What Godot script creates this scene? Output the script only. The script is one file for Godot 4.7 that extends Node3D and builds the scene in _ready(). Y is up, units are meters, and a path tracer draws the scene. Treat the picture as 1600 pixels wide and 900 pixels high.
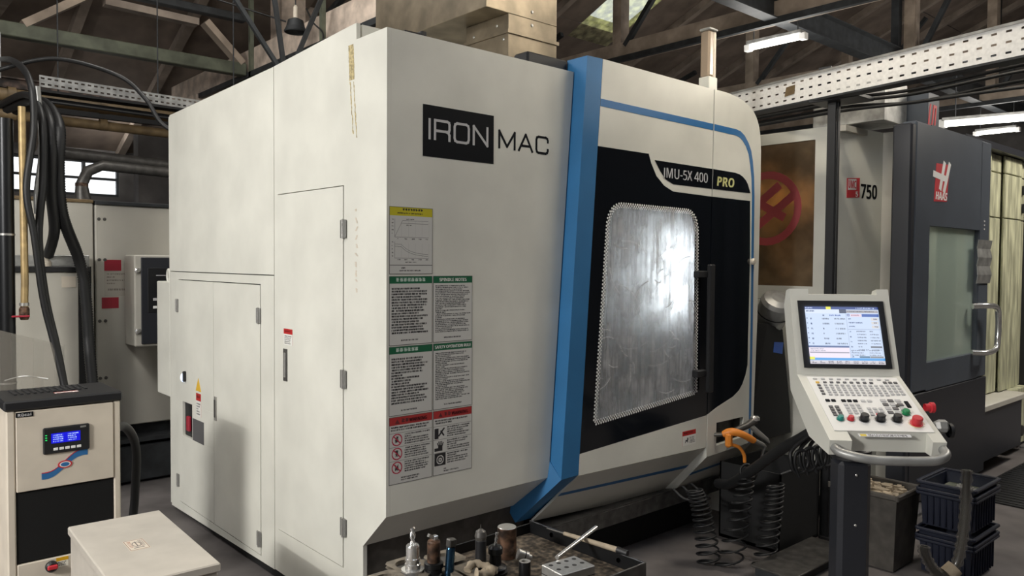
extends Node3D
# A machine hall: a white machining centre in the middle, a chiller and hoses on its left, a control console and a second machine on its right.

var M := {}
var taken := {}
var rng := RandomNumberGenerator.new()

class G:
	var st := SurfaceTool.new()
	func _init():
		st.begin(Mesh.PRIMITIVE_TRIANGLES)
	func vert(p: Vector3, n: Vector3, uv: Vector2):
		st.set_normal(n); st.set_uv(uv); st.add_vertex(p)
	# a, b, c run counter-clockwise seen from outside
	func tri(a: Vector3, b: Vector3, c: Vector3):
		var n := (b - a).cross(c - a)
		if n.length() < 1e-12: return
		n = n.normalized()
		vert(a, n, Vector2.ZERO); vert(c, n, Vector2.ZERO); vert(b, n, Vector2.ZERO)
	func quad(a: Vector3, b: Vector3, c: Vector3, d: Vector3):
		tri(a, b, c); tri(a, c, d)
	# quad with texture: a top-left, b bottom-left, c bottom-right, d top-right
	func card(a: Vector3, b: Vector3, c: Vector3, d: Vector3):
		var n := (b - a).cross(c - a).normalized()
		vert(a, n, Vector2(0, 0)); vert(c, n, Vector2(1, 1)); vert(b, n, Vector2(0, 1))
		vert(a, n, Vector2(0, 0)); vert(d, n, Vector2(1, 0)); vert(c, n, Vector2(1, 1))
	func face(pts: Array, away: Vector3):
		var n: Vector3 = (pts[1] - pts[0]).cross(pts[2] - pts[0])
		var mid: Vector3 = (pts[0] + pts[1] + pts[2]) / 3.0
		if n.dot(mid - away) < 0: pts.reverse()
		for k in range(1, pts.size() - 1): tri(pts[0], pts[k], pts[k + 1])
	func box(c: Vector3, s: Vector3, bev := 0.0, b := Basis()):
		var h := s / 2.0
		var e: float = minf(bev, minf(h.x, minf(h.y, h.z)) * 0.9)
		if e <= 0.0:
			for ax in 3:
				for sg in [-1, 1]:
					var pts := []
					for k in [[-1, -1], [1, -1], [1, 1], [-1, 1]]:
						var p := Vector3.ZERO
						p[ax] = sg * h[ax]; p[(ax + 1) % 3] = k[0] * h[(ax + 1) % 3]; p[(ax + 2) % 3] = k[1] * h[(ax + 2) % 3]
						pts.append(c + b * p)
					face(pts, c)
			return
		for ax in 3:
			var i := (ax + 1) % 3
			var j := (ax + 2) % 3
			for sg in [-1, 1]:
				var pts := []
				for k in [[-1, -1], [1, -1], [1, 1], [-1, 1]]:
					var p := Vector3.ZERO
					p[ax] = sg * h[ax]; p[i] = k[0] * (h[i] - e); p[j] = k[1] * (h[j] - e)
					pts.append(c + b * p)
				face(pts, c)
			for s1 in [-1, 1]:
				for s2 in [-1, 1]:
					var pts := []
					for w in [-1, 1]:
						var p := Vector3.ZERO
						p[ax] = w * (h[ax] - e); p[i] = s1 * h[i]; p[j] = s2 * (h[j] - e)
						pts.append(c + b * p)
					for w in [1, -1]:
						var p := Vector3.ZERO
						p[ax] = w * (h[ax] - e); p[i] = s1 * (h[i] - e); p[j] = s2 * h[j]
						pts.append(c + b * p)
					face(pts, c)
		for sx in [-1, 1]:
			for sy in [-1, 1]:
				for sz in [-1, 1]:
					face([c + b * Vector3(sx * h.x, sy * (h.y - e), sz * (h.z - e)), c + b * Vector3(sx * (h.x - e), sy * h.y, sz * (h.z - e)), c + b * Vector3(sx * (h.x - e), sy * (h.y - e), sz * h.z)], c)
	func span(a: Vector3, b: Vector3, bev := 0.0):
		box((a + b) / 2.0, (b - a).abs(), bev)
	# a bar of rectangular section from a to b; up tells how it is turned
	func bar(a: Vector3, b: Vector3, w: float, hgt: float, up := Vector3.UP, bev := 0.0):
		var d := (b - a).normalized()
		var s := d.cross(up).normalized()
		box((a + b) / 2.0, Vector3(w, hgt, (b - a).length()), bev, Basis(s, s.cross(d) * 1.0, -d))
	func tube(pts: Array, r, n := 8, caps := true):
		var rings := []
		var nrm := []
		var t0: Vector3 = (pts[1] - pts[0]).normalized()
		var side := t0.cross(Vector3.UP if absf(t0.y) < 0.9 else Vector3.RIGHT).normalized()
		for k in pts.size():
			var t: Vector3 = (pts[mini(k + 1, pts.size() - 1)] - pts[maxi(k - 1, 0)]).normalized()
			side = (side - t * side.dot(t)).normalized()
			var o := t.cross(side)
			var rad: float = r[k] if r is Array else r
			var ring := []; var ns := []
			for j in n:
				var a := TAU * j / n
				var dir := side * cos(a) + o * sin(a)
				ns.append(dir); ring.append(pts[k] + dir * rad)
			rings.append(ring); nrm.append(ns)
		for k in pts.size() - 1:
			for j in n:
				var j2 := (j + 1) % n
				var a: Vector3 = rings[k][j]; var b2: Vector3 = rings[k][j2]; var c: Vector3 = rings[k + 1][j2]; var d: Vector3 = rings[k + 1][j]
				vert(a, nrm[k][j], Vector2()); vert(c, nrm[k + 1][j2], Vector2()); vert(b2, nrm[k][j2], Vector2())
				vert(a, nrm[k][j], Vector2()); vert(d, nrm[k + 1][j], Vector2()); vert(c, nrm[k + 1][j2], Vector2())
		if caps:
			for j in range(1, n - 1):
				tri(rings[0][0], rings[0][j + 1], rings[0][j])
				var q: Array = rings[-1]
				tri(q[0], q[j], q[j + 1])
	# profile: [radius, height] pairs turned about the axis b.y from c
	func lathe(c: Vector3, prof: Array, n := 20, b := Basis()):
		for k in prof.size() - 1:
			var r0: float = prof[k][0]; var h0: float = prof[k][1]; var r1: float = prof[k + 1][0]; var h1: float = prof[k + 1][1]
			var s := Vector2(r1 - r0, h1 - h0)
			if s.length() < 1e-9: continue
			var nn := Vector2(s.y, -s.x).normalized()
			for j in n:
				var a0 := TAU * j / n; var a1 := TAU * (j + 1) / n
				var d0 := Vector3(cos(a0), 0, -sin(a0)); var d1 := Vector3(cos(a1), 0, -sin(a1))
				var p00 := c + b * (d0 * r0 + Vector3.UP * h0); var p01 := c + b * (d1 * r0 + Vector3.UP * h0)
				var p10 := c + b * (d0 * r1 + Vector3.UP * h1); var p11 := c + b * (d1 * r1 + Vector3.UP * h1)
				var n0 := (b * (d0 * nn.x + Vector3.UP * nn.y)).normalized(); var n1 := (b * (d1 * nn.x + Vector3.UP * nn.y)).normalized()
				if r0 > 1e-6:
					vert(p00, n0, Vector2()); vert(p11, n1, Vector2()); vert(p01, n1, Vector2())
				if r1 > 1e-6:
					vert(p00, n0, Vector2()); vert(p10, n0, Vector2()); vert(p11, n1, Vector2())
	# polygon in the plane (u, v) from org, pushed from d0 to d1 along w
	func prism(poly: Array, org: Vector3, u: Vector3, v: Vector3, w: Vector3, d0: float, d1: float):
		var pk := PackedVector2Array(poly)
		var idx := Geometry2D.triangulate_polygon(pk)
		var f := func(p: Vector2, d: float) -> Vector3: return org + u * p.x + v * p.y + w * d
		var out := w * (d1 - d0)
		for k in range(0, idx.size(), 3):
			var a := pk[idx[k]]; var b := pk[idx[k + 1]]; var c := pk[idx[k + 2]]
			for e in [[d1, out], [d0, -out]]:
				var A: Vector3 = f.call(a, e[0]); var B: Vector3 = f.call(b, e[0]); var C: Vector3 = f.call(c, e[0])
				if (B - A).cross(C - A).dot(e[1]) < 0: tri(A, C, B)
				else: tri(A, B, C)
		var cw := Geometry2D.is_polygon_clockwise(pk)
		for k in pk.size():
			var a := pk[k]; var b := pk[(k + 1) % pk.size()]
			var nn := (b - a).orthogonal() * (1.0 if cw else -1.0)
			if Geometry2D.is_point_in_polygon((a + b) / 2.0 + nn.normalized() * 1e-5, pk): nn = -nn
			var o3 := u * nn.x + v * nn.y
			var A: Vector3 = f.call(a, d0); var B: Vector3 = f.call(b, d0); var C: Vector3 = f.call(b, d1); var D: Vector3 = f.call(a, d1)
			if (B - A).cross(C - A).dot(o3) < 0: quad(A, D, C, B)
			else: quad(A, B, C, D)
	func xy(poly: Array, z0: float, z1: float):
		prism(poly, Vector3.ZERO, Vector3.RIGHT, Vector3.UP, Vector3.BACK, z0, z1)
	func zy(poly: Array, x0: float, x1: float):
		prism(poly, Vector3.ZERO, Vector3.BACK, Vector3.UP, Vector3.RIGHT, x0, x1)
	# a sheet given by its four outer corners (counter-clockwise from outside), with thickness
	func sheet(a: Vector3, b: Vector3, c: Vector3, d: Vector3, t := 0.012):
		var n := (b - a).cross(c - a).normalized() * -t
		var mid := (a + b + c + d) / 4.0 + n / 2.0
		face([a, b, c, d], mid); face([a + n, b + n, c + n, d + n], mid)
		face([a, b, b + n, a + n], mid); face([b, c, c + n, b + n], mid); face([c, d, d + n, c + n], mid); face([d, a, a + n, d + n], mid)
	# flat lettering strokes in the plane (u, v), proud by t along w
	func strokes(lines: Array, org: Vector3, u: Vector3, v: Vector3, w: Vector3, wid: float, t: float):
		var rise := 0.0
		for l in lines:
			for k in l.size() - 1:
				rise += 0.00004
				var a: Vector2 = l[k]; var b: Vector2 = l[k + 1]
				var d := (b - a).normalized() * wid * 0.42
				var o := d.normalized().orthogonal() * wid / 2.0
				prism([a - d + o, b + d + o, b + d - o, a - d - o], org, u, v, w, 0, t + rise)
	func done() -> ArrayMesh:
		return st.commit()

# ---- nodes
func numbered(s: String) -> String:
	var k: int = taken.get(s, 0)
	taken[s] = k + 1
	return s if k == 0 else "%s_%03d" % [s, k]

func meta(o: Node, label: String, category: String, group := "", kind := ""):
	if label: o.set_meta("label", label)
	if category: o.set_meta("category", category)
	if group: o.set_meta("group", group)
	if kind: o.set_meta("kind", kind)

func thing(called: String, label: String, category: String, at := Vector3.ZERO, group := "", turn := 0.0) -> Node3D:
	var o := Node3D.new()
	o.name = numbered(called)
	add_child(o)
	o.position = at
	o.rotation.y = turn
	meta(o, label, category, group)
	return o

func part(g: G, called: String, m: Material, parent: Node, label := "") -> MeshInstance3D:
	return inst(g.done(), called, m, parent, label)

func inst(mesh: Mesh, called: String, m: Material, parent: Node, label := "") -> MeshInstance3D:
	var o := MeshInstance3D.new()
	o.name = numbered(called) if parent == self else StringName(called)
	o.mesh = mesh
	o.material_override = m
	o.cast_shadow = GeometryInstance3D.SHADOW_CASTING_SETTING_ON
	parent.add_child(o, true)
	if label: o.set_meta("label", label)
	return o

func solo(g: G, called: String, m: Material, label: String, category: String, group := "") -> MeshInstance3D:
	var o := part(g, called, m, self)
	meta(o, label, category, group)
	return o

func struct(g: G, called: String, m: Material) -> MeshInstance3D:
	var o := part(g, called, m, self)
	o.set_meta("kind", "structure")
	return o

# lettering fitted into a rectangle of the plane (u, v): lower left corner at org
func text(s: String, org: Vector3, u: Vector3, v: Vector3, w: float, h: float, m: Material, parent: Node, called := "lettering", bold := false, lean := 0.0, t := 0.002):
	var f := SystemFont.new()
	f.font_names = PackedStringArray(["Droid Sans"])
	f.font_weight = 700 if bold else 400
	var tm := TextMesh.new()
	tm.text = s; tm.font = f; tm.font_size = 64; tm.pixel_size = 0.01; tm.depth = 0.02; tm.curve_step = 2.0
	var bb := tm.get_aabb()
	var o := inst(tm, called, m, parent)
	var n := u.cross(v).normalized()
	var sx := w / maxf(bb.size.x, 1e-4); var sy := h / maxf(bb.size.y, 1e-4)
	o.transform = Transform3D(Basis(u * sx, (v + u * lean) * sy, n * (t / 0.02)), Vector3.ZERO)
	o.position = org + n * t / 2.0 - o.transform.basis * Vector3(bb.position.x, bb.position.y, 0)
	return o

# ---- materials
func noise_tex(seed_: int, freq: float, lo: float, hi: float, size := 256, oct := 4, contrast := 1.0) -> ImageTexture:
	var n := FastNoiseLite.new()
	n.seed = seed_; n.frequency = freq; n.fractal_octaves = oct
	n.noise_type = FastNoiseLite.TYPE_SIMPLEX_SMOOTH
	var im := n.get_seamless_image(size, size)
	im.convert(Image.FORMAT_RGB8)
	for y in size:
		for x in size:
			var k: float = clampf((im.get_pixel(x, y).r - 0.5) * contrast + 0.5, 0, 1)
			var c := lo + (hi - lo) * k
			im.set_pixel(x, y, Color(c, c, c))
	return ImageTexture.create_from_image(im)

func mat(called: String, c: Color, rough := 0.5, metal := 0.0, tex: Texture2D = null, scale := 1.0, extra := {}) -> StandardMaterial3D:
	var m := StandardMaterial3D.new()
	m.resource_name = called
	m.albedo_color = c
	m.roughness = rough
	m.metallic = metal
	if tex:
		m.albedo_texture = tex
		m.uv1_triplanar = true
		m.uv1_world_triplanar = true
		m.uv1_scale = Vector3.ONE * scale
	for k in extra: m.set(k, extra[k])
	M[called] = m
	return m

func print_mat(im: Image, rough := 0.45, emit := 0.0) -> StandardMaterial3D:
	var m := StandardMaterial3D.new()
	var t := ImageTexture.create_from_image(im)
	m.albedo_texture = t
	m.roughness = rough
	m.texture_repeat = false
	if emit > 0.0:
		m.albedo_color = Color(0.02, 0.02, 0.02)
		m.emission_enabled = true
		m.emission_texture = t
		m.emission = Color.WHITE
		m.emission_operator = BaseMaterial3D.EMISSION_OP_MULTIPLY
		m.emission_energy_multiplier = emit
	return m

func hexc(s: String) -> Color: return Color.html(s)

func make_materials():
	var mottle := noise_tex(3, 0.012, 0.93, 1.0)
	var speck := noise_tex(5, 0.12, 0.88, 1.0)
	var grime := noise_tex(7, 0.02, 0.74, 1.0, 256, 5, 1.3)
	var grain := noise_tex(9, 0.3, 0.3, 0.7)
	var rust := noise_tex(11, 0.03, 0.35, 1.0, 256, 5, 2.0)
	var bump := {"heightmap_enabled": true, "heightmap_texture": grain, "heightmap_scale": 0.02}
	mat("paint", hexc("e3e3da"), 0.42, 0.0, mottle, 0.6)
	mat("paint_grey", hexc("c6c3b9"), 0.5, 0.0, mottle, 0.5)
	mat("paint_cream", hexc("ddd3c3"), 0.5, 0.0, mottle, 1.2)
	mat("box_paint", hexc("c0bab0"), 0.45, 0.0, mottle, 1.5)
	mat("seam", hexc("2a2a2a"), 0.8)
	mat("blue_paint", hexc("3577ad"), 0.4, 0.0, mottle, 0.8)
	mat("stripe_blue", hexc("2c6ca6"), 0.4)
	mat("black_gloss", hexc("10141a"), 0.12)
	mat("black_matte", hexc("17181a"), 0.75, 0.0, speck, 2.0)
	mat("black_plastic", hexc("1b1c1f"), 0.45)
	mat("rubber", hexc("191a1c"), 0.5)
	mat("charcoal", hexc("525963"), 0.38, 0.0, mottle, 0.8)
	mat("charcoal_dark", hexc("2b2d33"), 0.4)
	mat("steel", hexc("c4c3bf"), 0.32, 0.65, speck, 1.5)
	mat("steel_dark", hexc("6b6966"), 0.4, 0.5, grime, 2.0)
	mat("steel_black", hexc("2e2f31"), 0.32, 0.7)
	mat("steel_blue", hexc("31506b"), 0.25, 0.9)
	mat("chrome", hexc("e2e2e0"), 0.16, 0.8)
	mat("galvanised", hexc("b4b5b3"), 0.4, 0.4, grime, 1.5)
	mat("tray_zinc", hexc("f2f2f0"), 0.45, 0.0, speck, 1.2)
	mat("duct_metal", hexc("9c907c"), 0.42, 0.65, grime, 0.7)
	mat("concrete", hexc("767170"), 0.75, 0.0, grime, 0.35)
	mat("wall_plaster", hexc("6f6c6b"), 0.85, 0.0, grime, 0.3)
	mat("whitewash", hexc("dccbbc"), 0.9, 0.0, grime, 0.8)
	mat("tan_beam", hexc("b3a393"), 0.8, 0.0, grime, 0.5)
	mat("roof_board", hexc("84766b"), 0.85, 0.0, grime, 0.4)
	mat("roof_rib", hexc("a3968a"), 0.85, 0.0, grime, 0.5)
	mat("iron", hexc("3d4043"), 0.6, 0.2, grime, 1.0)
	mat("iron_green", hexc("6b7060"), 0.65, 0.0, grime, 0.8)
	mat("iron_brown", hexc("5a4a42"), 0.7, 0.0, rust, 1.0)
	mat("pipe_tan", hexc("836f50"), 0.55, 0.0, grime, 1.5)
	mat("pipe_brass", hexc("c2a877"), 0.4, 0.3, grime, 1.5)
	mat("rust_metal", hexc("7b5d4a"), 0.55, 0.4, rust, 3.0)
	mat("red", hexc("c8323c"), 0.45)
	mat("red_dark", hexc("a12437"), 0.5)
	mat("green", hexc("1f8a55"), 0.35)
	mat("teal", hexc("1c8378"), 0.35)
	mat("yellow", hexc("e0b53a"), 0.45)
	mat("orange", hexc("e38b36"), 0.45)
	mat("white_print", hexc("efefed"), 0.5)
	mat("grey_print", hexc("bcbcbe"), 0.5)
	mat("pro_print", hexc("c9c987"), 0.5)
	mat("black_print", hexc("15171b"), 0.6, 0.0, null, 1.0, {"metallic_specular": 0.2})
	mat("dark_print", hexc("5a5a5c"), 0.5)
	mat("ring_print", hexc("a8484c"), 0.5)
	mat("olive", hexc("d3d4b4"), 0.5, 0.0, noise_tex(61, 0.02, 0.72, 1.0, 256, 5, 1.8), 1.0, {"uv1_scale": Vector3(2.0, 0.35, 2.0)})
	mat("wood", hexc("b9aa93"), 0.7, 0.0, grime, 3.0)
	mat("tray_floor", hexc("6d6152"), 0.8, 0.0, noise_tex(21, 0.05, 0.4, 1.0, 256, 5, 1.8), 3.0)
	mat("plate_dirty", hexc("8f8678"), 0.55, 0.3, grime, 4.0)
	mat("bin_grey", hexc("595550"), 0.6, 0.0, grime, 1.5)
	mat("crate_blue", hexc("151c30"), 0.5, 0.0, mottle, 2.0)
	mat("skylight_dirt", Color(0.95, 0.94, 0.78, 0.55), 0.6, 0.0, noise_tex(31, 0.03, 0.6, 1.0, 256, 5, 2.0), 0.7, {"transparency": BaseMaterial3D.TRANSPARENCY_ALPHA, "backlight_enabled": true, "backlight": Color(0.95, 0.95, 0.7)})
	mat("tape", hexc("c9b98a"), 0.6, 0.0, noise_tex(41, 0.06, 0.75, 1.0, 256, 4, 2.5), 3.0)
	mat("hinge_zinc", hexc("8b8b88"), 0.45, 0.3, speck, 4.0)
	mat("tape_blue", hexc("2e63c4"), 0.5)
	mat("mesh_black", hexc("121315"), 0.9, 0.0, grain, 8.0)
	mat("lamp_glow", hexc("ffffff"), 0.5, 0.0, null, 1.0, {"emission_enabled": true, "emission": Color(1, 1, 0.93), "emission_energy_multiplier": 6.0})
	mat("lamp_dot", hexc("ffffff"), 0.3, 0.0, null, 1.0, {"emission_enabled": true, "emission": Color(0.75, 0.85, 1.0), "emission_energy_multiplier": 1.6})
	mat("led_green", hexc("30c060"), 0.3, 0.0, null, 1.0, {"emission_enabled": true, "emission": Color(0.1, 0.9, 0.4), "emission_energy_multiplier": 0.8})
	mat("glass", Color(0.8, 0.85, 0.85, 0.12), 0.05, 0.0, null, 1.0, {"transparency": BaseMaterial3D.TRANSPARENCY_ALPHA})
	mat("clear_lens", Color(0.75, 0.68, 0.6, 0.55), 0.15, 0.0, null, 1.0, {"transparency": BaseMaterial3D.TRANSPARENCY_ALPHA})
	mat("plastic_wrap", Color(0.62, 0.6, 0.56, 0.22), 0.18, 0.0, null, 1.0, {"transparency": BaseMaterial3D.TRANSPARENCY_ALPHA})
	mat("poly", Color(0.9, 0.92, 0.94, 0.05), 0.38, 0.0, null, 1.0, {"refraction_enabled": true, "refraction_scale": 0.05})
	mat("haas_glass", Color(0.66, 0.72, 0.68, 0.72), 0.2, 0.0, null, 1.0, {"transparency": BaseMaterial3D.TRANSPARENCY_ALPHA})
	# smoky brown pane with clouded, baked-in discoloration
	mat("smoked_pane", hexc("8a7a62"), 0.25, 0.0, noise_tex(51, 0.012, 0.7, 1.0, 256, 4, 1.5), 0.9, {"backlight_enabled": true, "backlight": Color(0.92, 0.82, 0.66)})
	for k in M: M[k].vertex_color_use_as_albedo = false

func light_bar(at: Vector3, along: Vector3, length: float, energy: float, label: String, thick := 0.045, face_dir := Vector3.DOWN, tint := Color(1.0, 0.985, 0.96)):
	# a slim fluorescent fitting: sheet-metal back, glowing tube, end caps, two hangers and the light it gives
	var t := thing("fluorescent_lamp", label, "lamp", at, "fluorescent lamps of the hall")
	var a := -along * length / 2.0; var b := along * length / 2.0
	var g := G.new(); g.bar(a - face_dir * 0.05, b - face_dir * 0.05, thick * 2.4, 0.04, -face_dir, 0.006); part(g, "housing", M.galvanised, t)
	g = G.new(); g.tube([a * 0.97, b * 0.97], thick * 0.6, 12); part(g, "tube", M.lamp_glow, t)
	for s in [a, b]:
		g = G.new(); g.box(s, Vector3.ONE * thick * 1.5, 0.006); part(g, "end_cap", M.white_print, t)
		g = G.new(); g.tube([s * 0.8 - face_dir * 0.07, s * 0.8 - face_dir * 0.6], 0.008, 6); part(g, "hanger", M.iron, t)
	var l := AreaLight3D.new()
	l.name = "lamp_light"
	t.add_child(l)
	l.area_size = Vector2(length, 0.12)
	l.light_energy = energy
	l.light_color = tint
	l.shadow_enabled = true
	l.set_param(Light3D.PARAM_RANGE, 30.0)
	l.set_param(Light3D.PARAM_ATTENUATION, 2.0)
	var y := along.normalized()
	var z := -face_dir.normalized()
	l.transform = Transform3D(Basis(y, z.cross(y), z), face_dir * thick)
	var o := OmniLight3D.new()
	o.name = "tube_light"
	t.add_child(o)
	o.position = face_dir * (thick + 0.06)
	o.light_energy = energy * 0.55
	o.light_color = l.light_color
	o.light_size = 0.5
	o.omni_range = 30.0
	o.omni_attenuation = 2.0
	o.shadow_enabled = true
	return t

func build_light_and_camera():
	var cam := Camera3D.new()
	cam.name = "camera"
	add_child(cam)
	cam.keep_aspect = Camera3D.KEEP_HEIGHT
	cam.fov = 40.553
	cam.near = 0.05
	cam.far = 200.0
	var yaw := deg_to_rad(48.403); var pitch := deg_to_rad(-1.8496); var roll := deg_to_rad(0.43305)
	var fw := Vector3(cos(pitch) * cos(yaw), sin(pitch), -cos(pitch) * sin(yaw))
	var rt := Vector3(sin(yaw), 0, cos(yaw))
	var up := rt.cross(fw)
	var r2 := rt * cos(roll) + up * sin(roll)
	var u2 := up * cos(roll) - rt * sin(roll)
	cam.transform = Transform3D(Basis(r2, u2, -fw), Vector3(-1.822, 1.75, 2.866))
	cam.current = true
	var we := WorldEnvironment.new()
	we.name = "world_environment"
	var e := Environment.new()
	e.background_mode = Environment.BG_SKY
	var sm := ProceduralSkyMaterial.new()
	sm.sky_top_color = Color(0.86, 0.9, 0.95); sm.sky_horizon_color = Color(0.97, 0.97, 0.97)
	sm.ground_bottom_color = Color(0.35, 0.35, 0.34); sm.ground_horizon_color = Color(0.6, 0.6, 0.6)
	sm.energy_multiplier = 2.5
	e.sky = Sky.new(); e.sky.sky_material = sm
	e.tonemap_mode = Environment.TONE_MAPPER_LINEAR
	e.tonemap_exposure = 0.94
	e.sdfgi_enabled = true; e.ssao_enabled = true; e.ssil_enabled = true
	we.environment = e
	add_child(we)
	# lamps of the hall above and behind the camera, hung from the trusses
	light_bar(Vector3(-2.0, 4.0, -1.3), Vector3.BACK, 1.5, 3.6, "fluorescent lamp above the aisle left of the white machine")
	light_bar(Vector3(-5.8, 3.4, 0.65), Vector3.BACK, 1.5, 32.0, "fluorescent lamp above the far aisle at the left")
	light_bar(Vector3(0.2, 4.9, -2.9), Vector3.BACK, 1.5, 2.0, "fluorescent lamp hung above the roof of the white machine")
	light_bar(Vector3(2.3, 4.2, 0.95), Vector3.BACK, 1.5, 2.9, "fluorescent lamp over the aisle in front of the console", 0.045, Vector3.DOWN, Color(1.0, 0.95, 0.87))
	light_bar(Vector3(6.4, 4.1, 2.4), Vector3.RIGHT, 1.5, 7.0, "fluorescent lamp over the aisle before the charcoal door", 0.045, Vector3.DOWN, Color(1.0, 0.96, 0.9))

func build_hall():
	var g := G.new(); g.span(Vector3(-8, -0.2, -10.2), Vector3(17.2, 0, 9.2)); struct(g, "floor", M.concrete)
	# back wall with a window band
	g = G.new()
	g.span(Vector3(-8, 0, -10.2), Vector3(17.2, 2.7, -10)); g.span(Vector3(-8, 3.24, -10.2), Vector3(17.2, 3.5, -10))
	g.span(Vector3(-8, 2.7, -10.2), Vector3(-1.2, 3.24, -10)); g.span(Vector3(1.6, 2.7, -10.2), Vector3(17.2, 3.24, -10))
	struct(g, "wall_back", M.wall_plaster)
	g = G.new()
	g.span(Vector3(-1.2, 2.7, -10.14), Vector3(1.6, 2.74, -10.04)); g.span(Vector3(-1.2, 3.2, -10.14), Vector3(1.6, 3.24, -10.04)); g.span(Vector3(-1.2, 2.95, -10.12), Vector3(1.6, 2.985, -10.06))
	var w := struct(g, "window_1", M.iron)
	for k in 7:
		var x := -1.2 + k * 2.8 / 6.0
		g = G.new(); g.span(Vector3(x - 0.02, 2.7, -10.13), Vector3(x + 0.02, 3.24, -10.05)); part(g, "mullion", M.iron, w)
	for k in 6:
		for r in 2:
			var x := -1.18 + k * 2.8 / 6.0
			g = G.new(); g.span(Vector3(x, 2.74 + r * 0.24, -10.1), Vector3(x + 0.42, 2.95 + r * 0.25, -10.094)); part(g, "pane", M.glass, w)
	# left wall with high daylight windows (outside the frame), right wall, wall behind the camera
	g = G.new()
	g.span(Vector3(-8.2, 0, -10.2), Vector3(-8, 2.2, 9.2)); g.span(Vector3(-8.2, 4.0, -10.2), Vector3(-8, 8, 9.2))
	for z in [[-10.2, -5.0], [-2.0, -1.0], [2.0, 3.0], [6.0, 9.2]]: g.span(Vector3(-8.2, 2.2, z[0]), Vector3(-8, 4.0, z[1]))
	struct(g, "wall_left", M.wall_plaster)
	var n := 2
	for z0 in [-5.0, -1.0, 3.0]:
		g = G.new(); g.span(Vector3(-8.14, 2.2, z0), Vector3(-8.06, 2.26, z0 + 3)); g.span(Vector3(-8.14, 3.94, z0), Vector3(-8.06, 4.0, z0 + 3)); g.span(Vector3(-8.13, 3.08, z0), Vector3(-8.07, 3.12, z0 + 3))
		w = struct(g, "window_%d" % n, M.iron)
		n += 1
		for k in 4:
			g = G.new(); g.span(Vector3(-8.14, 2.2, z0 + k * 0.98), Vector3(-8.06, 4.0, z0 + k * 0.98 + 0.05)); part(g, "mullion", M.iron, w)
		for k in 3:
			for r in 2:
				g = G.new(); g.span(Vector3(-8.105, 2.26 + r * 0.86, z0 + 0.05 + k * 0.98), Vector3(-8.095, 3.08 + r * 0.86, z0 + 0.98 + k * 0.98)); part(g, "pane", M.glass, w)
	g = G.new(); g.span(Vector3(17, 0, -10.2), Vector3(17.2, 8.2, 9.2)); struct(g, "wall_right", M.wall_plaster)
	g = G.new(); g.span(Vector3(-8, 0, 9), Vector3(17.2, 4.2, 9.2)); struct(g, "wall_front", M.wall_plaster)
	# pitched roof: boards in courses, a skylight opening in the back slope, ribs under it
	var ceil := Node3D.new(); ceil.name = "ceiling"; ceil.set_meta("kind", "structure"); add_child(ceil)
	var ry := func(z: float) -> float: return 3.4 + 0.43 * (z + 10.0) if z < 0.0 else 7.7 - 0.43 * z
	var roofpiece := func(x0: float, x1: float, z0: float, z1: float, called: String, m: Material):
		var q := G.new()
		var a := Vector3(x0, ry.call(z0), z0); var b := Vector3(x1, ry.call(z0), z0); var c := Vector3(x1, ry.call(z1), z1); var d := Vector3(x0, ry.call(z1), z1)
		q.sheet(d + Vector3.UP * 0.1, c + Vector3.UP * 0.1, b + Vector3.UP * 0.1, a + Vector3.UP * 0.1, 0.1)
		part(q, called, m, ceil)
	var z := -10.2
	while z < 8.9:
		var z1 := minf(z + 1.2, 9.2)
		if z < 0.0 and z1 > 0.0: z1 = 0.0
		if z > -6.0 and z < -4.0:
			roofpiece.call(-8.2, 6.85, z, z1 - 0.015, "roof_board", M.roof_board); roofpiece.call(7.75, 17.2, z, z1 - 0.015, "roof_board", M.roof_board)
			if z < -5.3: roofpiece.call(6.85, 7.75, z, -5.66, "roof_board", M.roof_board)
		elif z > 2.3 and z < 4.7:
			for q in [[-8.2, -5.0], [-3.5, -1.5], [0.0, 2.0], [3.5, 5.5], [7.0, 9.0], [10.5, 17.2]]: roofpiece.call(q[0], q[1], z, z1 - 0.015, "roof_board", M.roof_board)
		else:
			roofpiece.call(-8.2, 17.2, z, z1 - 0.015, "roof_board", M.roof_board)
		z = z1
	for x in [-5.0, -1.5, 2.0, 5.5, 9.0]:
		g = G.new(); g.sheet(Vector3(x, ry.call(4.8), 4.8), Vector3(x + 1.5, ry.call(4.8), 4.8), Vector3(x + 1.5, ry.call(2.4), 2.4), Vector3(x, ry.call(2.4), 2.4), 0.01); part(g, "skylight_pane", M.glass, ceil)
	for k in 22:
		var x := -7.6 + k * 1.15
		if x > 6.75 and x < 7.8: continue
		g = G.new()
		g.bar(Vector3(x, ry.call(-10.0) - 0.06, -10), Vector3(x, ry.call(0.0) - 0.06, 0), 0.1, 0.12)
		part(g, "rib", M.roof_rib, ceil)
	g = G.new(); g.sheet(Vector3(6.85, ry.call(-3.9), -3.9), Vector3(7.75, ry.call(-3.9), -3.9), Vector3(7.75, ry.call(-5.66), -5.66), Vector3(6.85, ry.call(-5.66), -5.66), 0.01)
	part(g, "skylight_pane", M.skylight_dirt, ceil, "dirty yellowish skylight pane")
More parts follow.
